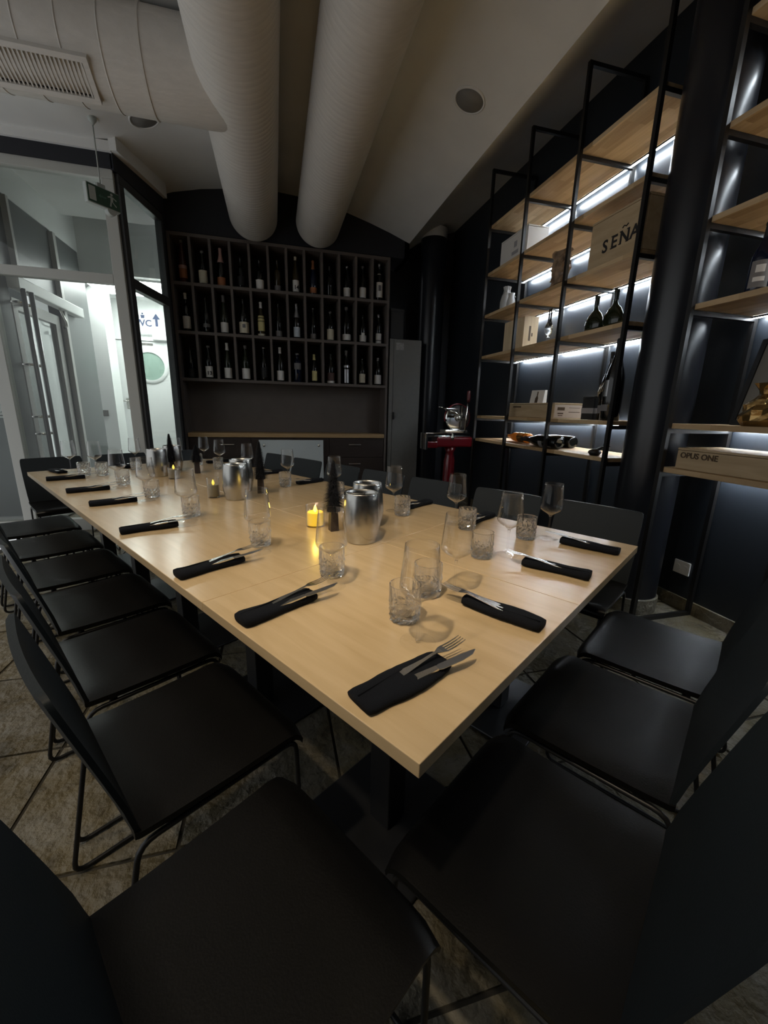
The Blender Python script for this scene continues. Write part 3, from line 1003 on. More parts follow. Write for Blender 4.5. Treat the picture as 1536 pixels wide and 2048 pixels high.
# wine glass
def shell_profile(pts, th):
    return pts + [(max(0.0004, r - th), z + (th if i == 0 else 0)) for i, (r, z) in reversed(list(enumerate(pts)))]
bowl_out = [(0.0045, 0.098), (0.0075, 0.103), (0.016, 0.110), (0.028, 0.117), (0.038, 0.1235), (0.0445, 0.130), (0.0468, 0.136), (0.0466, 0.145), (0.0445, 0.170), (0.0410, 0.205), (0.0378, 0.238)]
bowl_in = [(0.0, 0.104), (0.010, 0.1075), (0.022, 0.1155), (0.034, 0.1230), (0.0425, 0.1305), (0.0455, 0.137), (0.0454, 0.145), (0.0433, 0.170), (0.0399, 0.205), (0.0367, 0.2378)]
bowl_me = to_mesh('bowl', MB().lathe([(0, 0.097)] + bowl_out + [(0.0373, 0.2386)] + bowl_in[::-1], 40), True)
bowl_me.materials.append(GLASS)
stem_me = to_mesh('stem', MB().lathe([(0, 0.0035), (0.006, 0.005), (0.0038, 0.014), (0.0031, 0.05), (0.0034, 0.085), (0.005, 0.0985), (0, 0.0985)], 14), True)
stem_me.materials.append(GLASS)
foot_me = to_mesh('foot', MB().lathe([(0, 0.0), (0.0405, 0.0), (0.0415, 0.0012), (0.039, 0.0024), (0.015, 0.0038), (0.0055, 0.0062), (0, 0.0064)], 40), True)
foot_me.materials.append(FOOT)
bm_ = bmesh.new(); bm_.from_mesh(foot_me)
for e_ in bm_.edges:
    if len(e_.link_faces) == 2 and e_.calc_face_angle(0) > 0.3:
        e_.smooth = False
bm_.to_mesh(foot_me); bm_.free()
# cut glass tumbler: outer relief, thick bottom
def fl(i, k):
    if i in (0, 1): return 1.0
    if i > 11: return 1.0
    base = [1.0, 1.0, 1.03, 0.965, 1.03, 0.965, 1.03, 0.97, 1.02, 1.0, 1.0, 1.0][i]
    alt = 0.045 * (1 if (k + i) % 2 else -1) if 2 <= i <= 8 else (0.012 * (1 if k % 2 else -1) if i <= 10 else 0)
    return base * (1 + alt) - 0.0
tp = [(0, 0.0), (0.030, 0.0), (0.0360, 0.003), (0.0375, 0.010), (0.0382, 0.018), (0.0386, 0.026), (0.0390, 0.034), (0.0394, 0.043), (0.0398, 0.054), (0.0402, 0.066), (0.0405, 0.078), (0.0405, 0.096),
      (0.0398, 0.0972), (0.0385, 0.096), (0.0375, 0.078), (0.0362, 0.05), (0.0345, 0.024), (0.030, 0.017), (0.0, 0.015)]
tum_me = to_mesh('tumbler', MB().lathe(tp, 24, flute=fl), False)
tum_me.materials.append(TUMBLER)
rim_me = to_mesh('rim', MB().lathe([(0.0383, 0.0968), (0.0394, 0.0982), (0.0405, 0.0968), (0.0394, 0.0962)], 36), True)
rim_me.materials.append(GLASS)

def put(name, me, loc, rz, label, cat, group, kids=()):
    o = bpy.data.objects.new(name, me)
    link(o)
    o.location = loc
    o.rotation_euler = (0, 0, rz)
    tag(o, label, cat, group)
    for n_, m_, l_ in kids:
        c = part_of(n_, m_, o)
        c.location = l_
    return o
def wine_glass(u, v, label):
    t = thing('wine_glass', label, 'glass', T(u, v, 0.7508), random.uniform(0, 6), 'stemmed wine glasses on the table')
    part_of('bowl', bowl_me, t); part_of('stem', stem_me, t); part_of('foot', foot_me, t)
def tumbler(u, v, label):
    put('tumbler', tum_me, T(u, v, 0.7508), random.uniform(0, 6), label, 'tumbler', 'cut glass tumblers on the table', (('rim', rim_me, (0, 0, 0)),))
def setting(u, v, f, place, k=0, rot=0.0, gl=None, tu=None, fork_rot=-4, knife_rot=10, order=1):
    """u, v: outer end of the napkin; f: direction in degrees the roll points to (table frame)"""
    rz = TH + math.radians(f + rot)
    me, mf, H = naps[k % len(naps)]
    p = T(u, v, 0.7502)
    put('rolled_napkin', me, p, rz, 'rolled black napkin, ' + place, 'napkin', 'rolled black napkins', (('folded_edge', mf, (0, 0, 0)),))
    d = Vector((math.cos(rz), math.sin(rz), 0)); s = Vector((-d.y, d.x, 0))
    fo = put('fork', fork_me, p + d * 0.085 + s * 0.010 * order + Vector((0, 0, H - 0.006)), rz + math.radians(fork_rot * order), 'steel fork tucked in the napkin, ' + place, 'fork', 'forks in the napkins',
             [('tine', tine_me, (0, (i - 1.5) * 0.0068, 0)) for i in range(4)])
    fo.rotation_euler[1] = math.radians(-6)
    kn = put('knife', knife_me, p + d * 0.075 - s * 0.008 * order + Vector((0, 0, H - 0.009)), rz - math.radians(knife_rot * order), 'steel knife tucked in the napkin, ' + place, 'knife', 'knives in the napkins', (('blade', blade_me, (0, 0, 0)),))
    kn.rotation_euler[1] = math.radians(-5)
    if gl:
        wine_glass(gl[0], gl[1], 'stemmed wine glass, ' + place)
    if tu:
        tumbler(tu[0], tu[1], 'cut glass tumbler, ' + place)
LEFT = [(0.020, 0.153, 3, -8, (0.262, 0.209), (0.322, 0.300)), (0.014, 0.563, 0, 0, (0.318, 0.580), (0.374, 0.646)), (0.016, 0.957, 1, 1, (0.320, 0.990), (0.366, 1.060)),
        (0.030, 1.575, 2, -8, (0.312, 1.590), (0.356, 1.664)), (0.060, 2.205, 4, -8, (0.325, 2.155), (0.370, 2.231)), (0.046, 2.66, 0, -6, (0.325, 2.675), (0.368, 2.752)), (0.036, 3.215, 1, -8, (0.365, 3.375), (0.366, 3.235))]
for i, (u, v, k, rot, g, t_) in enumerate(LEFT):
    setting(u, v, 0, '%s place from the near corner, left side' % ORD[i], k, rot, g, t_)
NEAR = [(0.520, 0.022, 4, 1, (0.553, 0.299), (0.480, 0.345)), (0.948, 0.036, 1, 6, (0.966, 0.335), (0.876, 0.392)), (1.287, 0.030, 2, 3, (1.290, 0.306), (1.217, 0.374))]
for i, (u, v, k, rot, g, t_) in enumerate(NEAR):
    setting(u, v, 90, ('leftmost place at the near short end', 'middle place at the near short end', 'rightmost place at the near short end')[i], k, rot, g, t_, fork_rot=5, knife_rot=-4, order=1)
RIGHT = [(1.452, 0.665, 0, 2, (1.190, 0.710), (1.156, 0.625)), (1.452, 1.055, 1, -2, (1.158, 1.073), (1.130, 0.989)), (1.450, 1.56, 2, 3, (1.194, 1.590), (1.140, 1.50)), (1.448, 2.028, 4, 0, (1.205, 2.10), (1.128, 2.020)),
         (1.450, 2.56, 0, 2, (1.207, 2.65), (1.135, 2.54)), (1.450, 2.98, 1, -3, (1.20, 3.10), (1.150, 3.03)), (1.450, 3.43, 2, 0, (1.250, 3.515), (1.131, 3.385))]
for i, (u, v, k, rot, g, t_) in enumerate(RIGHT):
    setting(u, v, 180, '%s place from the near end, right side' % ORD[i], k, rot, g, t_, order=-1)
FAR = [(0.150, 3.730, 3, 8, (0.235, 3.53), (0.270, 3.295)), (0.60, 3.72, 1, 4, (0.70, 3.60), (0.636, 3.39)), (1.02, 3.72, 2, 0, (0.985, 3.46), None)]
for i, (u, v, k, rot, g, t_) in enumerate(FAR):
    setting(u, v, -90, ('leftmost place at the far end', 'middle place at the far end', 'rightmost place at the far end')[i], k, rot, g, t_)

# ================================================================== CENTREPIECES
def bucket(u, v, label):
    t = thing('wine_cooler', label, 'wine cooler', T(u, v, 0.7504), random.uniform(0, 6), 'steel wine coolers on the table')
    outp = [(0, 0), (0.058, 0), (0.0605, 0.002), (0.0615, 0.006), (0.0665, 0.030), (0.0725, 0.058), (0.0742, 0.070), (0.0738, 0.090), (0.0715, 0.130), (0.0672, 0.175), (0.0640, 0.199)]
    obj('outer_wall', MB().lathe(outp + [(0.063, 0.2005), (0.061, 0.1995), (0.0645, 0.170), (0.069, 0.11), (0.064, 0.045), (0.058, 0.012), (0, 0.012)], 72, flute=lambda i, k: 1 + 0.007 * math.sin(k * 0.62 + 1.6 * math.sin(k * 0.23)) * (3 <= i <= 10)), BRUSH, t, smooth=True)
    obj('rolled_rim', MB().lathe([(0.0610, 0.199), (0.0625, 0.2015), (0.0645, 0.1995), (0.0628, 0.198)], 56), STEEL, t, smooth=True)
bucket(0.690, 0.835, 'front steel wine cooler on the table, beside the lit candle')
bucket(0.862, 0.975, 'steel wine cooler standing right behind the front one')
bucket(0.706, 1.885, 'front steel wine cooler of the middle pair')
bucket(0.835, 2.065, 'steel wine cooler half hidden behind the middle tree')
bucket(0.660, 2.971, 'front steel wine cooler of the far pair, left end')
bucket(0.850, 3.19, 'rearmost steel wine cooler at the far end')
def tree(u, v, label, hgt=0.315, seed=0):
    rnd = random.Random(seed)
    t = thing('table_tree', label, 'decoration', T(u, v, 0.7504), rnd.uniform(0, 1.5), 'black bottle brush trees on the table')
    obj('wooden_foot', MB().hexa([(-0.019, -0.019, 0), (0.019, -0.019, 0), (0.019, 0.019, 0), (-0.019, 0.019, 0)], [(-0.016, -0.016, 0.095), (0.016, -0.016, 0.095), (0.016, 0.016, 0.095), (-0.016, 0.016, 0.095)]), TREEBASE, t, bevel=0.002)
    z0 = 0.088
    core = [(0, z0)] + [(0.028 * (1 - k / 8) ** 0.9 + 0.002, z0 + (hgt - z0) * k / 8) for k in range(8)] + [(0, hgt)]
    obj('brush_core', MB().lathe(core, 12), BRISTLE, t, smooth=True)
    b = MB()
    for i in range(4600):
        f = rnd.random() ** 0.8
        z = z0 + 0.012 + (hgt - z0 - 0.01) * f
        r = 0.056 * (1 - f) ** 0.85 + 0.006
        r *= rnd.uniform(0.75, 1.1)
        a = rnd.uniform(0, 2 * PI)
        c, s = math.cos(a), math.sin(a)
        w = 0.0020
        b.add([(c * 0.004 - s * w, s * 0.004 + c * w, z), (c * 0.004 + s * w, s * 0.004 - c * w, z), (c * r, s * r, z - 0.25 * r + rnd.uniform(-.004, .004))], [(0, 1, 2)])
    br = obj('bristles', b, BRISTLE, t)
    br['kind'] = 'stuff'
tree(0.700, 1.02, 'front black bottle brush tree between candle and front coolers', 0.305, 1)
tree(0.893, 1.935, 'middle black bottle brush tree beside the middle coolers', 0.315, 2)
tree(0.790, 3.06, 'black bottle brush tree between the far coolers', 0.30, 3)
tree(0.93, 2.93, 'small black bottle brush tree in front of the rearmost cooler', 0.22, 4)
def candle(u, v, label, lit, h=0.098, r=0.041, hw=0.066):
    t = thing('votive_candle', label, 'candle', T(u, v, 0.7508), 0, 'votive candles on the table')
    obj('glass_holder', MB().lathe([(0, 0), (r, 0), (r + 0.001, 0.004), (r + 0.001, h), (r, h + 0.001), (r - 0.002, h), (r - 0.002, 0.006), (0, 0.006)], 36), GLASS, t, smooth=True)
    w = obj('wax', MB().lathe([(0, 0.0065), (r - 0.004, 0.0065), (r - 0.0035, 0.010), (r - 0.0035, hw - 0.003), (r - 0.006, hw), (r * 0.5, hw - 0.003), (0, hw - 0.004)], 32), WAXLIT if lit else WAX, t, smooth=True)
    obj('flame', MB().lathe([(0, hw - 0.004), (0.006, hw + 0.002), (0.0085, hw + 0.009), (0.006, hw + 0.019), (0.002, hw + 0.028), (0, hw + 0.031)], 16), FLAME if lit else FLAMEDIM, t, smooth=True)
    if lit:
        ld = bpy.data.lights.new('candle_glow', 'POINT')
        ld.energy = 0.35
        ld.color = (1.0, 0.66, 0.10)
        ld.shadow_soft_size = 0.012
        lo = bpy.data.objects.new('candle_glow', ld)
        link(lo, t)
        lo.location = (0, 0, hw + 0.045)
candle(0.686, 1.130, 'lit yellow votive candle beside the front coolers', True)
candle(0.625, 2.00, 'grey votive candle with small yellow flame beside the middle coolers', False, 0.115, 0.034, 0.075)
candle(0.703, 2.791, 'grey votive candle with small yellow flame before the far coolers', False, 0.085, 0.04, 0.07)

# ================================================================== WINE RACK WALL
RX0, RX1, RY = -1.10, 1.505, 5.60
rk = thing('wine_rack', 'tall dark brown wine rack with three rows of twelve cells', 'shelf', (0, RY, 0))
NC = 12
cw = (RX1 - RX0 - 0.03) / NC
SH = [1.575, 2.107, 2.633]
for s_ in (RX0, RX1 - 0.03):
    obj('side_panel', MB().box(s_, s_ + 0.03, 0, 0.40, 0, 3.155), RACK, rk)
obj('top_board', MB().box(RX0 + 0.03, RX1 - 0.03, 0, 0.40, 3.12, 3.155), RACK, rk)
for z in SH:
    obj('shelf_board', MB().box(RX0 + 0.03, RX1 - 0.03, 0, 0.38, z - 0.017, z + 0.017), RACK, rk)
for i in range(1, NC):
    x = RX0 + 0.015 + i * cw
    for z0, z1 in ((1.592, 2.09), (2.124, 2.616), (2.65, 3.12)):
        obj('divider', MB().box(x - 0.014, x + 0.014, 0.003, 0.38, z0, z1), RACK, rk)
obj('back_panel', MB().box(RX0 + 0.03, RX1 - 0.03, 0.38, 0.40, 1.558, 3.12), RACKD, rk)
obj('splash_panel', MB().box(RX0 + 0.03, RX1 - 0.03, 0.30, 0.32, 0.937, 1.558), RACK, rk)
wt = tag(obj('worktop', MB().box(RX0 + 0.035, RX1 - 0.035, -0.02, 0.30, 0.882, 0.935), OAKEDGE, loc=(0, RY, 0), bevel=0.004), 'light oak worktop under the wine rack', 'worktop')
cx = [RX0 + 0.035, -0.32, 0.24, 0.70, RX1 - 0.035]
for i in range(4):
    a, b = cx[i], cx[i + 1]
    cabn = thing('base_cabinet', ['brown base cabinet at the left end below the worktop', 'brown base cabinet left of centre behind the pale glass board', 'brown base cabinet right of centre behind the pale glass board', 'brown base cabinet with drawers at the right end'][i], 'cabinet', ((a + b) / 2, RY, 0), 0, 'base cabinets under the worktop')
    w = (b - a) / 2 - 0.001
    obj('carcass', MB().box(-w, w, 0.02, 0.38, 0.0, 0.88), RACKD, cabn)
    zs = [(0.08, 0.345), (0.35, 0.61), (0.615, 0.875)] if i in (3,) else [(0.08, 0.615), (0.62, 0.875)]
    for z0, z1 in zs:
        dr = obj('drawer_front' if z1 - z0 < 0.3 else 'door', MB().box(-w + 0.002, w - 0.002, 0.0, 0.02, z0, z1), CABINET, cabn, bevel=0.002)
        zh = z1 - 0.085
        x_ = {0: 0.08, 1: 0.0, 2: 0.0, 3: -0.03}[i]
        obj('handle', MB().tube(fillet([(x_ - 0.085, 0.0, zh), (x_ - 0.085, -0.025, zh), (x_ + 0.085, -0.025, zh), (x_ + 0.085, 0.0, zh)], 0.012), 0.006, 8), STEEL, dr, smooth=True)
gb = thing('glass_board', 'pale grey glass board with metal studs in front of the cabinets', 'board', (0.195, RY - 0.075, 0.0))
obj('sheet', MB().box(-0.415, 0.415, -0.006, 0.006, 0.13, 0.855), BOARD, gb, bevel=0.002)
for sx in (-0.35, 0.355):
    for z in (0.20, 0.785):
        obj('stud', MB().lathe([(0, -0.016), (0.016, -0.014), (0.018, -0.006), (0.010, 0.0), (0.010, 0.035), (0, 0.035)], 16, (sx, 0, z), 'y'), STEEL, gb, smooth=True)
obj('foot_bar', MB().box(-0.40, 0.40, -0.03, 0.03, 0.0, 0.13), DKFRAME, gb)

# bottles
def bottle_profile(kind, h, r):
    if kind == 'bord':
        p = [(r * .55, 0.004), (r * .93, 0), (r, .012), (r, .60), (r * .93, .655), (r * .60, .705), (r * .36, .74), (r * .32, .80), (r * .31, .955), (r * .36, .96), (r * .36, .99), (r * .3, 1.0)]
    elif kind == 'champ':
        p = [(r * .55, 0.004), (r * .95, 0), (r, .012), (r, .46), (r * .95, .54), (r * .78, .63), (r * .52, .73), (r * .36, .82), (r * .31, .93), (r * .36, .94), (r * .36, .98), (r * .28, 1.0)]
    elif kind == 'flute':
        p = [(r * .55, 0.004), (r * .93, 0), (r, .012), (r, .44), (r * .93, .53), (r * .72, .66), (r * .48, .78), (r * .36, .86), (r * .32, .955), (r * .37, .96), (r * .37, .99), (r * .3, 1.0)]
    elif kind == 'spirit':
        p = [(r * .55, 0.004), (r * .95, 0), (r, .012), (r * 1.03, .64), (r * .97, .71), (r * .6, .76), (r * .36, .79), (r * .34, .9), (r * .42, .91), (r * .42, .99), (r * .3, 1.0)]
    else:
        p = [(r * .55, 0.004), (r * .93, 0), (r, .012), (r, .50), (r * .96, .56), (r * .80, .63), (r * .56, .71), (r * .40, .78), (r * .33, .85), (r * .31, .955), (r * .36, .96), (r * .36, .99), (r * .3, 1.0)]
    return [(0, 0.006)] + [(a, b * h) for a, b in p] + [(0, h)]
def prof_r(p, z):
    for (a, b), (c, d) in zip(p[2:], p[3:]):
        if b <= z <= d and d > b:
            return a + (c - a) * (z - b) / (d - b)
    return p[3][0]
BG = {'dark': mat('bottle_glass_dark', (0.004, 0.004, 0.003), 0.10, spec=0.6), 'green': mat('bottle_glass_green', (0.012, 0.016, 0.006), 0.10, spec=0.6),
      'rose': mat('bottle_glass_rose', (0.085, 0.026, 0.016), 0.12, spec=0.6), 'blue': mat('bottle_glass_blue', (0.006, 0.010, 0.028), 0.12, spec=0.6),
      'olive': mat('bottle_glass_olive', (0.035, 0.026, 0.010), 0.12, spec=0.6)}
LC = {'white': mat('label_white', (0.80, 0.78, 0.75), 0.7), 'cream': mat('label_cream', (0.70, 0.64, 0.50), 0.7), 'grey': mat('label_grey', (0.20, 0.19, 0.19), 0.7), 'orange': mat('label_orange', (0.40, 0.15, 0.06), 0.6),
      'yellow': mat('label_yellow', (0.66, 0.58, 0.27), 0.7), 'black': mat('label_black', (0.012, 0.011, 0.012), 0.6), 'blue': mat('label_pale_blue', (0.58, 0.65, 0.72), 0.6), 'brown': mat('label_brown', (0.09, 0.05, 0.045), 0.7),
      'silver': mat('label_silver', (0.5, 0.5, 0.52), 0.3, metal=0.8), 'pink': mat('label_pink', (0.55, 0.33, 0.29), 0.5)}
def band(p, z0, z1, a0, a1, off=0.0006, n=16, steps=4):
    vs = []
    fs = []
    for i in range(steps + 1):
        z = z0 + (z1 - z0) * i / steps
        r = prof_r(p, z) + off
        for k in range(n + 1):
            a = a0 + (a1 - a0) * k / n
            vs.append((r * math.cos(a), r * math.sin(a), z))
    for i in range(steps):
        for k in range(n):
            a = i * (n + 1) + k
            fs.append((a, a + 1, a + n + 2, a + n + 1))
    return MB().add(vs, fs)
FRONT = -PI / 2
def bottle(loc, h, r, kind, glass, lab, cap, label, group, text=None, face=FRONT, tilt=None, name='wine_bottle', extra=()):
    p = bottle_profile(kind, h, r)
    o = obj(name, MB().lathe(p, 24), BG[glass], None, smooth=True, loc=loc)
    if lab:
        col, f0, f1, wide = lab
        l_ = obj('label', band(p, f0 * h, f1 * h, face - wide, face + wide), LC[col], o, smooth=True)
        if text:
            tm = frame_mtx(((r + 0.0012) * math.cos(face) - 0.026 * -math.sin(face), (r + 0.0012) * math.sin(face) - 0.026 * math.cos(face), f0 * h + 0.028), (-math.sin(face), math.cos(face), 0), (0, 0, 1))
            text_obj('lettering', text, 0.062, PRINTBLK, l_, tm, ext=0.004)
    for col, f0, f1, wide in extra:
        obj('label', band(p, f0 * h, f1 * h, face - wide, face + wide, 0.0009), LC[col], o, smooth=True)
    if cap:
        obj('capsule', MB().lathe([(prof_r(p, h * cap[1]) + 0.0006, h * cap[1])] + [(a + 0.0006, b) for a, b in p if b > h * cap[1] + 0.001 and a > 0] + [(0, h + 0.0007)], 20), LC[cap[0]], o, smooth=True)
    if tilt:
        o.rotation_euler = tilt
    tag(o, label, 'bottle', group)
    return o
W_ = 1.15
ROWS = [
 [('flute', .455, .046, 'rose', ('pink', .34, .42, 1.3), ('grey', .93), 'rose wine', None, (('orange', .12, .335, 1.2),)), ('burg', .37, .051, 'dark', ('cream', .05, .42, W_), ('grey', .93), 'cream labelled', None, ()), ('champ', .42, .050, 'dark', ('orange', .03, .24, W_), ('pink', .62), 'pink foiled sparkling', None, ()),
  ('bord', .34, .042, 'dark', ('black', .1, .4, W_), None, 'all black', None, ()), ('burg', .34, .052, 'dark', ('white', .03, .34, W_), None, 'white labelled', None, ()), ('bord', .36, .042, 'olive', ('grey', .05, .2, W_), None, 'small grey labelled', None, ()),
  ('flute', .42, .047, 'olive', ('white', .05, .36, 1.0), ('cream', .9), 'white labelled', '14', ()), ('champ', .40, .048, 'blue', ('orange', .06, .22, W_), ('orange', .74), 'orange foiled', None, ()), ('bord', .36, .045, 'dark', None, None, 'unlabelled black', None, ()),
  ('burg', .38, .050, 'dark', ('white', .05, .32, W_), ('silver', .94), 'white labelled', None, ()), ('burg', .40, .049, 'dark', ('white', .06, .36, W_), ('grey', .93), 'white labelled', None, ()), ('bord', .45, .050, 'dark', ('white', .10, .50, 1.0), ('silver', .90), 'tall white labelled', None, (('white', .70, .74, 1.4), ('grey', .27, .42, .35)))],
 [('bord', .43, .047, 'dark', ('white', .08, .40, W_), ('white', .84), 'tall white labelled', None, ()), ('flute', .40, .045, 'dark', ('grey', .16, .26, W_), None, 'grey banded', None, ()), ('flute', .44, .048, 'green', ('white', .04, .30, W_), ('grey', .82), 'white labelled', None, ()),
  ('burg', .42, .060, 'dark', ('cream', .06, .36, 1.25), None, 'wide cream labelled', None, (('grey', .2, .30, .3),)), ('flute', .40, .048, 'olive', ('yellow', .16, .60, 1.0), ('white', .82), 'tall yellow labelled', None, (('cream', .02, .08, 1.2),)), ('flute', .40, .043, 'dark', ('grey', .03, .2, W_), None, 'slim dark', None, ()),
  ('champ', .42, .048, 'dark', ('blue', .05, .33, 1.0), ('silver', .60), 'silver foiled sparkling', None, ()), ('flute', .38, .040, 'dark', ('grey', .03, .2, W_), ('silver', .97), 'slim dark', None, ()), ('burg', .36, .050, 'dark', ('cream', .04, .40, W_), ('grey', .93), 'cream labelled', None, ()),
  ('burg', .43, .062, 'dark', ('white', .05, .22, 1.3), ('grey', .90), 'wide white labelled', None, ()), ('burg', .35, .050, 'dark', ('white', .05, .28, W_), None, 'white labelled', None, (('white', .28, .36, .4),)), ('bord', .37, .046, 'dark', ('white', .03, .36, 1.0), ('silver', .90), 'white labelled', None, (('grey', .1, .14, 1.0),))],
 [('flute', .38, .044, 'dark', ('black', .04, .3, W_), None, 'all dark', None, ()), ('burg', .39, .051, 'dark', ('white', .05, .38, .95), ('grey', .94), 'square white labelled', '13', ()), ('flute', .435, .049, 'green', ('white', .04, .32, W_), ('white', .80), 'white labelled', None, ()),
  ('burg', .42, .053, 'green', ('white', .04, .34, W_), ('grey', .90), 'white labelled', None, ()), ('champ', .41, .048, 'dark', ('black', .1, .4, W_), ('silver', .96), 'all dark', None, ()), ('flute', .42, .049, 'dark', ('white', .04, .32, W_), ('white', .82), 'white labelled', None, ()),
  ('spirit', .36, .058, 'blue', ('grey', .44, .66, .8), ('silver', .95), 'square shouldered blue', None, ()), ('flute', .36, .046, 'dark', ('yellow', .08, .42, .8), ('yellow', .80), 'yellow labelled', None, ()), ('champ', .38, .053, 'dark', ('brown', .10, .36, 1.0), None, 'brown labelled', None, (('white', .02, .09, 1.2),)),
  ('champ', .43, .055, 'dark', ('silver', .04, .44, .5), ('grey', .86), 'silver patterned black', None, (('silver', .5, .56, .9),)), ('burg', .34, .050, 'dark', ('cream', .08, .42, 1.0), None, 'cream labelled', None, ()), ('burg', .36, .052, 'dark', ('white', .05, .38, W_), ('silver', .90), 'white labelled', None, ())]]
for ri, (row, z) in enumerate(zip(ROWS, (2.6505, 2.1245, 1.5925))):
    for ci, (k, h, r, g, lab, cap, desc, txt, ex) in enumerate(row):
        x = RX0 + 0.015 + (ci + 0.5) * cw + random.uniform(-0.008, 0.008)
        bottle((x, RY + 0.105, z), h, r, k, g, lab, cap, '%s bottle, %s rack row, %s cell from the left' % (desc, ('top', 'middle', 'bottom')[ri], ORD[ci]), 'bottles in the wine rack', txt, extra=ex)

# grey locker beside the rack
lk = thing('metal_locker', 'tall grey metal locker between wine rack and corner column', 'locker', (1.755, 5.61, 0))
obj('body', MB().box(-0.225, 0.225, 0.02, 0.50, 0.0, 2.20), LOCKER, lk, bevel=0.004)
obj('side_strip', MB().box(-0.225, -0.172, 0.0, 0.02, 0.02, 2.19), LOCKER, lk)
ldr = obj('door', MB().box(-0.167, 0.222, 0.0, 0.02, 0.02, 2.19), LOCKER, lk, bevel=0.002)
obj('lock_handle', MB().box(-0.165, -0.145, -0.03, 0.0, 1.14, 1.24), BLACKM, ldr, bevel=0.003)
obj('sticker', MB().box(-0.14, -0.03, -0.001, 0.0, 2.06, 2.15), mat('torn_sticker', (0.33, 0.32, 0.31), 0.8, noise=0.4, nscale=30), ldr)
bx_ = thing('storage_box', 'dark grey box on top of the grey locker', 'box', (1.63, 5.72, 2.202))
obj('body', MB().box(-0.09, 0.09, -0.08, 0.2, 0, 0.34), mat('dark_box', (0.035, 0.035, 0.036), 0.7), bx_, bevel=0.005)
obj('lid', MB().box(-0.095, 0.095, -0.085, 0.205, 0.34, 0.37), mat('dark_box_lid', (0.04, 0.04, 0.041), 0.7), bx_)

# ================================================================== RED MEAT SLICER on its pedestal
sl_ = thing('meat_slicer', 'red and chrome flywheel meat slicer on a red pedestal', 'slicer', (2.16, 4.86, 0))
obj('pedestal_foot', MB().lathe([(0, 0), (0.20, 0), (0.20, 0.03), (0.13, 0.07), (0.085, 0.14), (0, 0.14)], 32), RED, sl_, smooth=True)
obj('pedestal_column', MB().lathe([(0, 0.13), (0.080, 0.13), (0.072, 0.20), (0.072, 0.66), (0.06, 0.70), (0.05, 0.76), (0.085, 0.83), (0, 0.83)], 24), RED, sl_, smooth=True)
obj('base_body', MB().box(-0.22, 0.26, -0.10, 0.12, 0.83, 0.955), RED, sl_, bevel=0.02, segs=3)
obj('base_trim', MB().box(-0.36, 0.25, -0.07, 0.10, 0.955, 0.972), CHROME, sl_, bevel=0.004)
obj('end_plate', MB().box(-0.375, -0.345, -0.10, 0.10, 0.80, 1.0), CHROME, sl_, bevel=0.005)
obj('rail', MB().tube([(-0.36, -0.06, 1.0), (0.22, -0.06, 1.0)], 0.009, 10), CHROME, sl_, smooth=True)
obj('red_crossbeam', MB().box(-0.345, -0.20, -0.09, 0.09, 0.82, 0.90), RED, sl_, bevel=0.01)
cg = obj('carriage', MB().box(-0.12, 0.19, -0.09, 0.08, 1.0, 1.045), CHROME, sl_, bevel=0.008)
obj('knob', MB().lathe([(0, 0), (0.018, 0.0), (0.024, 0.03), (0.012, 0.08), (0, 0.085)], 16, (-0.02, -0.10, 0.92)), CHROME, cg, smooth=True)
obj('blade', MB().lathe([(0, -0.02), (0.155, -0.012), (0.165, 0.0), (0.155, 0.012), (0, 0.02)], 44, (0.08, 0.0, 1.19), 'y'), CHROME, sl_, auto=0.5)
obj('blade_guard', MB().tube([(0.08 + 0.17 * math.cos(t), 0.02, 1.19 + 0.17 * math.sin(t)) for t in [-0.9 + i * 0.16 for i in range(28)]], 0.011, 8), RED, sl_, smooth=True)
obj('blade_hub', MB().lathe([(0, -0.07), (0.035, -0.065), (0.045, -0.02), (0, -0.02)], 24, (0.08, 0, 1.19), 'y'), STEEL, sl_, smooth=True)
obj('sharpener', MB().box(-0.11, 0.06, -0.06, -0.02, 1.27, 1.31).xf(Matrix.Rotation(0, 4, 'Y')), CHROME, sl_, bevel=0.01)
obj('sharpener_lever', MB().tube([(-0.10, -0.04, 1.29), (-0.16, -0.04, 1.315), (-0.20, -0.04, 1.32)], 0.007, 8), CHROME, sl_, smooth=True)
obj('support_arm', MB().tube([(-0.05, -0.05, 1.28), (0.05, -0.06, 1.24), (0.14, -0.06, 1.20)], 0.012, 8), CHROME, sl_, smooth=True)
hp = obj('crank_arm', MB().tube([(0.155, -0.08, 1.03), (0.165, -0.08, 1.37)], 0.012, 10), CHROME, sl_, smooth=True)
obj('crank_grip', MB().lathe([(0, 1.38), (0.016, 1.38), (0.024, 1.41), (0.024, 1.49), (0.018, 1.52), (0, 1.52)], 16, (0.172, -0.08, 0)), mat('dark_red_grip', (0.075, 0.012, 0.014), 0.4), hp, smooth=True)

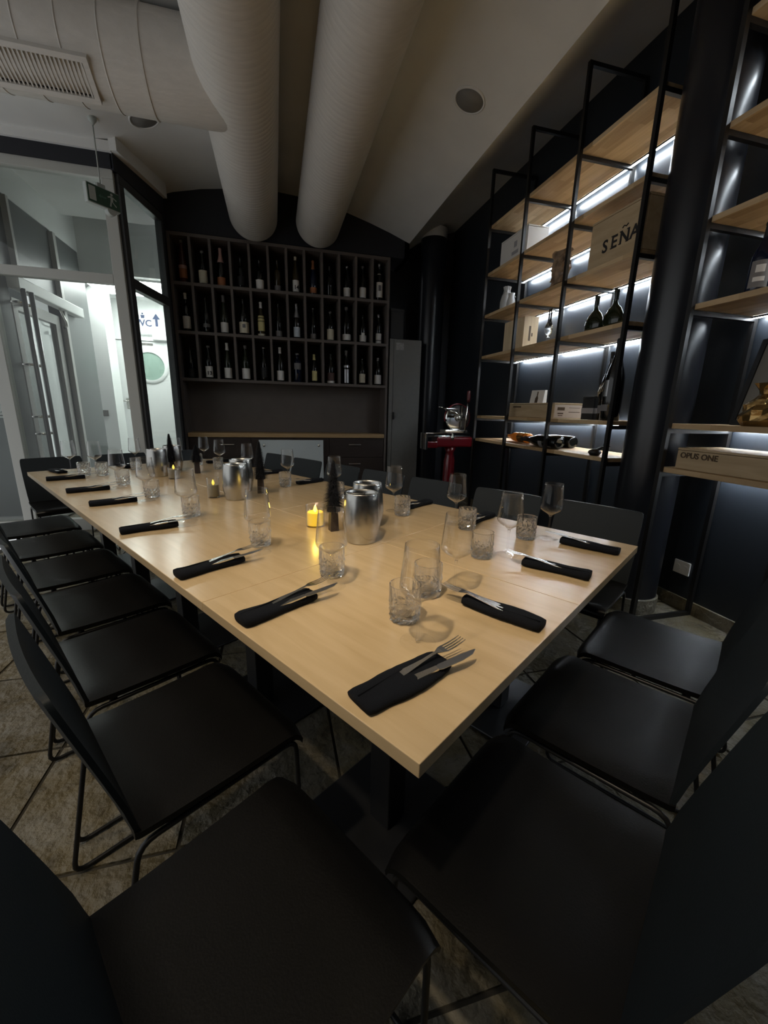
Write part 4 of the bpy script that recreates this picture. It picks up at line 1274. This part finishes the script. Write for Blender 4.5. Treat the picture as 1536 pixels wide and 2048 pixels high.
# ================================================================== SHELVING UNITS
BZ = [0.96, 1.205, 1.815, 2.215, 2.605, 3.03]
BT = 0.028
def unit(label, ys, y0, y1, led_under, tops):
    t = thing('shelving_unit', label, 'shelf', (2.36, (y0 + y1) / 2, 0), 0, 'steel and oak shelving units along the right wall')
    oy = (y0 + y1) / 2
    XF, XR = -0.227, 0.233
    for y, zt in zip(ys, tops):
        for x in (XF, XR):
            obj('post', MB().box(x - 0.0125, x + 0.0125, y - oy - 0.0125, y - oy + 0.0125, 0.0, zt), POSTM, t)
        for z in [0.0] + [b - 0.026 for b in BZ] + [zt - 0.025]:
            obj('cross_bar', MB().box(XF + 0.0125, XR - 0.0125, y - oy - 0.0125, y - oy + 0.0125, z, z + 0.025), POSTM, t)
    for i, z in enumerate(BZ):
        b = obj('shelf_board', MB().box(XF + 0.0125, XR - 0.013, y0 - oy, y1 - oy, z, z + BT), STAVE, t, bevel=0.002)
        if i in led_under:
            obj('led_strip', MB().box(XR - 0.030, XR - 0.016, y0 - oy + 0.02, y1 - oy - 0.02, z - 0.012, z - 0.0005), LED, b)
            obj('led_glare_lip', MB().box(XR - 0.035, XR - 0.032, y0 - oy + 0.02, y1 - oy - 0.02, z - 0.011, z - 0.0005), POSTM, b)  # lip added to cut the strip's forward light on the table
    return t
unit('steel shelving unit with oak boards left of the big column', (4.17, 3.535, 2.905, 2.262), 2.262, 4.18, (1, 2, 3, 4, 5), (3.535, 3.535, 3.555, 3.66))
unit('steel shelving unit with oak boards at the right picture edge', (1.84, 1.20, 0.55), 0.54, 1.85, (0, 1, 2, 3, 4, 5), (3.66, 3.66, 3.66))
ZS = [b + BT + 0.0005 for b in BZ]

# ---- things on the left unit
def crate(name, label, x0, x1, y0, y1, z0, h, m, lid=True):
    t = thing(name, label, 'box', ((x0 + x1) / 2, (y0 + y1) / 2, z0))
    a, b = (x1 - x0) / 2, (y1 - y0) / 2
    obj('body', MB().box(-a, a, -b, b, 0, h - 0.014), m, t, bevel=0.002)
    if lid:
        obj('lid', MB().box(-a - 0.001, a + 0.001, -b - 0.001, b + 0.001, h - 0.012, h), m, t, bevel=0.002)
    return t
sx0 = 2.165
sc_ = crate('wine_crate', 'large wooden wine crate with big dark serif lettering, before the column', sx0, 2.50, 2.256, 2.715, ZS[3], 0.292, CRATE)
def side_m(t, y, z, off=0.0015):     # lettering frame on the face towards the table: reads from +y to -y
    return frame_mtx((sx0 - t.location.x - off, y - t.location.y, z), (0, -1, 0), (0, 0, 1))
for k, chx in enumerate('SENA'):
    text_obj('lettering', chx, 0.105, PRINTBLK, sc_, side_m(sc_, 2.595 - (0.0, 0.074, 0.142, 0.226)[k], 0.075 + 0.003 * k))
tm_ = MB().tube([(-0.022, 0.0, 0), (-0.010, 0.010, 0), (0.008, 0.002, 0), (0.022, 0.012, 0)], 0.004, 6)
obj('tilde_mark', tm_.xf(side_m(sc_, 2.595 - 0.142 - 0.038, 0.170)), PRINTBLK, sc_)
def serif(t, y, z, w):
    obj('letter_serif', MB().box(-0.0005, 0.0005, -w, w, -0.003, 0.003).xf(Matrix.Translation((sx0 - t.location.x - 0.0015, y - t.location.y, z))), PRINTBLK, t)
for yy, zz in ((2.512, 0.080), (2.512, 0.150), (2.444, 0.083), (2.444, 0.153), (2.388, 0.083), (2.388, 0.153), (2.364, 0.086), (2.302, 0.086)):
    serif(sc_, yy, zz, 0.011)
wb_ = crate('cardboard_box', 'white cardboard box on the upper shelf at the far end', 2.25, 2.46, 3.66, 4.12, ZS[4], 0.27, PAPER)
obj('faint_print', MB().box(-0.107, -0.1055, -0.09, 0.02, 0.09, 0.12).box(-0.107, -0.1055, -0.06, -0.01, 0.15, 0.20), GREYPAPER, wb_)
rk_ = MB()
n_, m2 = 10, 14
vs = []
rnd = random.Random(5)
for i in range(m2 + 1):
    for k in range(n_):
        a = 2 * PI * k / n_
        c, s = math.cos(a), math.sin(a)
        rr = 1 + rnd.uniform(-0.22, 0.2)
        vs.append((math.copysign(abs(c) ** .5, c) * 0.04 * rr, math.copysign(abs(s) ** .5, s) * 0.078 * rr, 0.24 * i / m2 + (rnd.uniform(-.015, .012) if 0 < i else 0)))
fs = [(i * n_ + k, i * n_ + (k + 1) % n_, (i + 1) * n_ + (k + 1) % n_, (i + 1) * n_ + k) for i in range(m2) for k in range(n_)] + [tuple(range(n_))[::-1], tuple(m2 * n_ + k for k in range(n_))]
vs = [(x, y, max(0, z)) for x, y, z in vs]
tag(obj('carved_wood_block', MB().add(vs, fs), ROCK, loc=(2.185, 3.04, ZS[3])), 'rough brown carved wood block on the shelf edge', 'ornament')
jt = thing('glass_vase', 'pale glass vase with fluted top at the far shelf end', 'vase', (2.30, 4.02, ZS[3]), 0, 'glass vases on the shelf')
VASE = mat('milky_glass', (0.45, 0.46, 0.46), 0.15, spec=0.6)
obj('body', MB().lathe([(0, 0), (0.045, 0), (0.060, 0.03), (0.062, 0.10), (0.05, 0.16), (0.035, 0.19), (0, 0.19)], 20), VASE, jt, smooth=True)
obj('flared_neck', MB().lathe([(0.034, 0.185), (0.028, 0.21), (0.036, 0.245), (0.032, 0.245), (0.025, 0.21), (0.03, 0.187)], 16, flute=lambda i, k: 1.12 if k % 2 else 0.92), VASE, jt)
jt2 = thing('glass_vase', 'small pale glass jug beside the fluted vase', 'vase', (2.27, 3.88, ZS[3]), 0, 'glass vases on the shelf')
obj('body', MB().lathe([(0, 0), (0.035, 0), (0.042, 0.03), (0.040, 0.08), (0.028, 0.12), (0.032, 0.15), (0.028, 0.15), (0.024, 0.12), (0, 0.11)], 20), VASE, jt2, smooth=True)
obj('handle', MB().tube([(0.028, 0, 0.13), (0.06, 0, 0.115), (0.062, 0, 0.07), (0.04, 0, 0.045)], 0.006, 8), VASE, jt2, smooth=True)
pb_ = crate('wine_box', 'upright pale pine wine box on the middle shelf', 2.285, 2.435, 3.635, 3.98, ZS[2], 0.315, PINE, False)
obj('sliding_lid', MB().box(-0.075, 0.075, -0.178, -0.1725, 0.0, 0.305), PINE, pb_)
obj('brand_mark', MB().box(-0.02, 0.0, -0.1795, -0.178, 0.09, 0.22).box(0.01, 0.022, -0.1795, -0.178, 0.13, 0.16), PRINTBRN, pb_)
dct = thing('decanter', 'clear glass decanter with a reflection built as dark tubes on the middle shelf', 'decanter', (2.30, 3.27, ZS[2]))
obj('foot', MB().lathe([(0, 0), (0.034, 0), (0.035, 0.003), (0.012, 0.010), (0, 0.012)], 28), GLASS, dct, smooth=True)
obj('stem', MB().lathe([(0, 0.01), (0.010, 0.012), (0.013, 0.05), (0.012, 0.07), (0, 0.07)], 16), GLASS, dct, smooth=True)
obj('bulb', MB().lathe([(0.012, 0.066), (0.026, 0.09), (0.034, 0.115), (0.030, 0.132), (0.037, 0.140), (0.036, 0.150), (0.027, 0.165), (0.018, 0.185), (0.013, 0.205)], 28), TUMBLER, dct, smooth=True)
for s_ in (-1, 1):
    obj('reflection_tube', MB().tube([(0, s_ * 0.020, 0.15), (0, s_ * 0.016, 0.19), (0, s_ * 0.013, 0.22), (0, s_ * 0.013, 0.29)], [0.013, 0.009, 0.006, 0.007], 12), BG['dark'], dct, smooth=True)  # dark tubes built in place of a reflection above the bulb
# flagon bottles
def flagon(y, label):
    p = [(0, 0.003), (0.045, 0.0), (0.068, 0.006), (0.084, 0.035), (0.086, 0.060), (0.076, 0.095), (0.052, 0.130), (0.026, 0.152), (0.0165, 0.170), (0.015, 0.235), (0.0175, 0.237), (0.0175, 0.250), (0, 0.250)]
    b = MB().lathe(p, 28)
    b.v = [(x * (0.55 if z < 0.15 else 0.55 + 0.45 * min(1, (z - 0.15) / 0.03)), y_, z) for x, y_, z in b.v]
    o = tag(obj('flagon_bottle', b, BG['green'], smooth=True, loc=(2.27, y, ZS[2])), label, 'bottle', 'flat green flagon bottles')
    obj('capsule', MB().lathe([(0.0162, 0.185), (0.0158, 0.236), (0.0182, 0.238), (0.0182, 0.2505), (0, 0.251)], 16), mat('green_capsule', (0.015, 0.022, 0.016), 0.35), o, smooth=True)
flagon(2.697, 'flat round green flagon bottle, left of the pair')
flagon(2.520, 'flat round green flagon bottle, right of the pair behind the post')
# lower shelf (with boxes)
lb_ = crate('wine_crate', 'long low olive wooden wine crate with a printed end label', 2.215, 2.50, 2.96, 3.63, ZS[1], 0.125, CRATE)
obj('printed_label', MB().box(-0.135, 0.135, -0.3372, -0.336, 0.006, 0.108), mat('pink_label', (0.52, 0.43, 0.36), 0.7), lb_)
for k, (a, b, c, d) in enumerate(((-0.11, -0.04, 0.065, 0.09), (-0.105, -0.05, 0.035, 0.045), (0.0, 0.11, 0.05, 0.055), (0.0, 0.11, 0.085, 0.088), (-0.1, -0.055, 0.02, 0.026))):
    obj('label_print', MB().box(a, b, -0.3378, -0.3372, c, d), PRINTBRN, lb_)
obj('faint_print', MB().box(-0.1445, -0.1430, 0.14, 0.27, 0.085, 0.098), PRINTBRN, lb_)
cd_ = thing('greeting_card', 'small white card with a bottle picture on the low crate', 'card', (2.33, 3.36, ZS[1] + 0.1262), math.radians(14))
cd_b = obj('card_box', MB().hexa([(-0.02, -0.075, 0), (0.03, -0.075, 0), (0.03, 0.075, 0), (-0.02, 0.075, 0)], [(0.0, -0.075, 0.115), (0.03, -0.075, 0.115), (0.03, 0.075, 0.115), (0.0, 0.075, 0.115)]), PAPER, cd_, bevel=0.001)
bp_ = MB().prism([(-0.016, 0), (0.016, 0), (0.016, 0.04), (0.006, 0.062), (0.006, 0.10), (-0.006, 0.10), (-0.006, 0.062), (-0.016, 0.04)], 0, 0.001)
obj('bottle_picture', bp_.xf(frame_mtx((-0.0208, 0.0, 0.004), (0, -1, 0), (0.19, 0, 1))), PRINTBRN, cd_)
bottle((2.235, 2.385, ZS[1]), 0.53, 0.062, 'champ', 'dark', ('silver', .30, .50, .25), ('black', .80), 'very large black bottle behind the post of the lit shelf', 'display bottles on the shelves', face=PI, extra=(('grey', .12, .20, .5),))
bb = bottle((2.33, 2.535, ZS[1]), 0.47, 0.052, 'burg', 'dark', ('grey', .10, .22, 0.9), ('black', .90), 'tall black bottle with silver vine sprig ornament', 'display bottles on the shelves', face=PI)
sp = MB()
for k in range(9):
    a = 2.2 + 0.35 * k
    pts = [(0.056 * math.cos(a), 0.056 * math.sin(a), 0.16 + 0.012 * k), (0.062 * math.cos(a + 0.3), 0.062 * math.sin(a + 0.3), 0.20 + 0.014 * k), (0.05 * math.cos(a + 0.5), 0.06 * math.sin(a + 0.5), 0.25 + 0.012 * k)]
    sp.tube(pts, 0.0045, 6)
obj('vine_ornament', sp, STEEL, bb, smooth=True)
gx = crate('gift_box', 'black gift box with a grey band beside the large bottles', 2.30, 2.42, 2.62, 2.74, ZS[1], 0.17, mat('black_card', (0.012, 0.012, 0.013), 0.5))
obj('grey_band', MB().box(-0.0615, 0.0615, -0.0615, 0.0615, 0.045, 0.085), GREYPAPER, gx)
# lying bottles on the bottom shelf
lay = (math.radians(-90), 0, 0)
am = obj('lying_bottle', MB().lathe(bottle_profile('burg', 0.44, 0.046), 24), AMBER, smooth=True, loc=(2.36, 3.46, ZS[0] + 0.047))
am.rotation_euler = lay
tag(am, 'amber faceted bottle lying at the back of the lowest shelf', 'bottle', 'bottles lying on the lowest shelf')
obj('capsule', MB().lathe([(0.016, 0.355), (0.0155, 0.42), (0.0175, 0.423), (0.0175, 0.4405), (0, 0.441)], 16), LC['black'], am, smooth=True)
obj('label', band(bottle_profile('burg', 0.44, 0.046), 0.05, 0.16, 0, 2 * PI, 0.001, 24), GOLD, am, smooth=True)
for i, (x, y) in enumerate(((2.205, 2.83), (2.312, 2.95), (2.42, 2.93))):
    lo = obj('lying_bottle', MB().lathe(bottle_profile('champ', 0.52, 0.050), 24), BG['dark'], smooth=True, loc=(x, y, ZS[0] + 0.051))
    lo.rotation_euler = lay
    tag(lo, ('front black magnum bottle lying on the lowest shelf', 'middle black magnum bottle lying on the lowest shelf', 'rear black magnum bottle lying on the lowest shelf')[i], 'bottle', 'bottles lying on the lowest shelf')
    pr = bottle_profile('champ', 0.52, 0.050)
    obj('label', band(pr, 0.05, 0.15, PI - 0.9, PI - 0.6, 0.001), LC['silver'], lo, smooth=True)
    obj('label', band(pr, 0.16, 0.21, PI - 1.2, PI + 0.1, 0.001), LC['grey'], lo, smooth=True)
    obj('capsule', MB().lathe([(0.0205, 0.40), (0.0165, 0.49), (0.0185, 0.492), (0.0185, 0.5205), (0, 0.521)], 16), LC['black'], lo, smooth=True)
ds = thing('small_dish', 'small black bird shaped dish by the lower shelf post', 'dish', (2.20, 2.43, ZS[0]))
obj('bowl', MB().lathe([(0, 0), (0.03, 0.0), (0.045, 0.02), (0.04, 0.032), (0.02, 0.045), (0, 0.047)], 20), BLACKM, ds, smooth=True)
obj('tail', MB().tube([(0.01, -0.01, 0.04), (0.03, -0.05, 0.065), (0.045, -0.085, 0.07)], [0.012, 0.007, 0.002], 8), BLACKM, ds, smooth=True)

# ---- things on the right unit
oc = crate('wine_crate', 'long wooden wine crate with small brown lettering on the right unit', 2.185, 2.50, 0.95, 1.795, ZS[0], 0.115, CRATE)
text_obj('lettering', 'OPUS ONE', 0.042, PRINTBRN, oc, frame_mtx((-0.1600, 1.775 - oc.location.y, 0.062), (0, -1, 0), (0, 0, 1)))
pf = thing('picture_frame', 'black framed pale picture leaning on the right unit', 'picture', (2.42, 1.45, ZS[1]))
pm_ = Matrix.Rotation(math.radians(14), 4, 'Y')
fb = MB().box(-0.012, 0.012, -0.27, 0.27, 0, 0.025).box(-0.012, 0.012, -0.27, 0.27, 0.43, 0.455).box(-0.012, 0.012, -0.27, -0.245, 0.025, 0.43).box(-0.012, 0.012, 0.245, 0.27, 0.025, 0.43)
obj('frame', fb.xf(pm_), BLACKM, pf)
obj('picture', MB().box(-0.004, 0.004, -0.245, 0.245, 0.025, 0.43).xf(pm_), mat('pale_print', (0.20, 0.19, 0.17), 0.5), pf)
vs = []
for i in range(9):
    z = 0.20 * i / 8
    r = [0.08, 0.088, 0.09, 0.085, 0.078, 0.06, 0.035, 0.045, 0.06][i]
    for k in range(14):
        a = 2 * PI * k / 14
        rr = r * (1 + rnd.uniform(-0.13, 0.13))
        vs.append((rr * math.cos(a), rr * math.sin(a), z))
fs = [(i * 14 + k, i * 14 + (k + 1) % 14, (i + 1) * 14 + (k + 1) % 14, (i + 1) * 14 + k) for i in range(8) for k in range(14)] + [tuple(range(14))[::-1], tuple(112 + k for k in range(14))]
tag(obj('wrapped_gift', MB().add(vs, fs), GOLD, loc=(2.26, 1.46, ZS[1])), 'crumpled gold foil wrapped gift at the right edge', 'gift')
bottle((2.30, 1.655, ZS[2]), 0.33, 0.045, 'burg', 'blue', ('grey', .12, .48, 0.9), ('black', .8), 'dark bottle with a faded white label on the right unit', 'display bottles on the shelves', face=PI + 0.6, extra=(('white', .20, .26, .5), ('white', .32, .42, .4)))
# wall sockets
ws_ = thing('wall_socket', 'white double wall socket low on the right wall', 'socket', (2.62, 1.955, 0.24))
pl_ = obj('plate', MB().box(-0.012, 0.0, -0.055, 0.055, 0.0, 0.09), SOCKET, ws_, bevel=0.004)
for y in (-0.026, 0.026):
    obj('socket_well', MB().lathe([(0, 0), (0.020, 0), (0.020, 0.006), (0, 0.006)], 20, (-0.016, y, 0.045), 'x'), SOCKET, pl_)
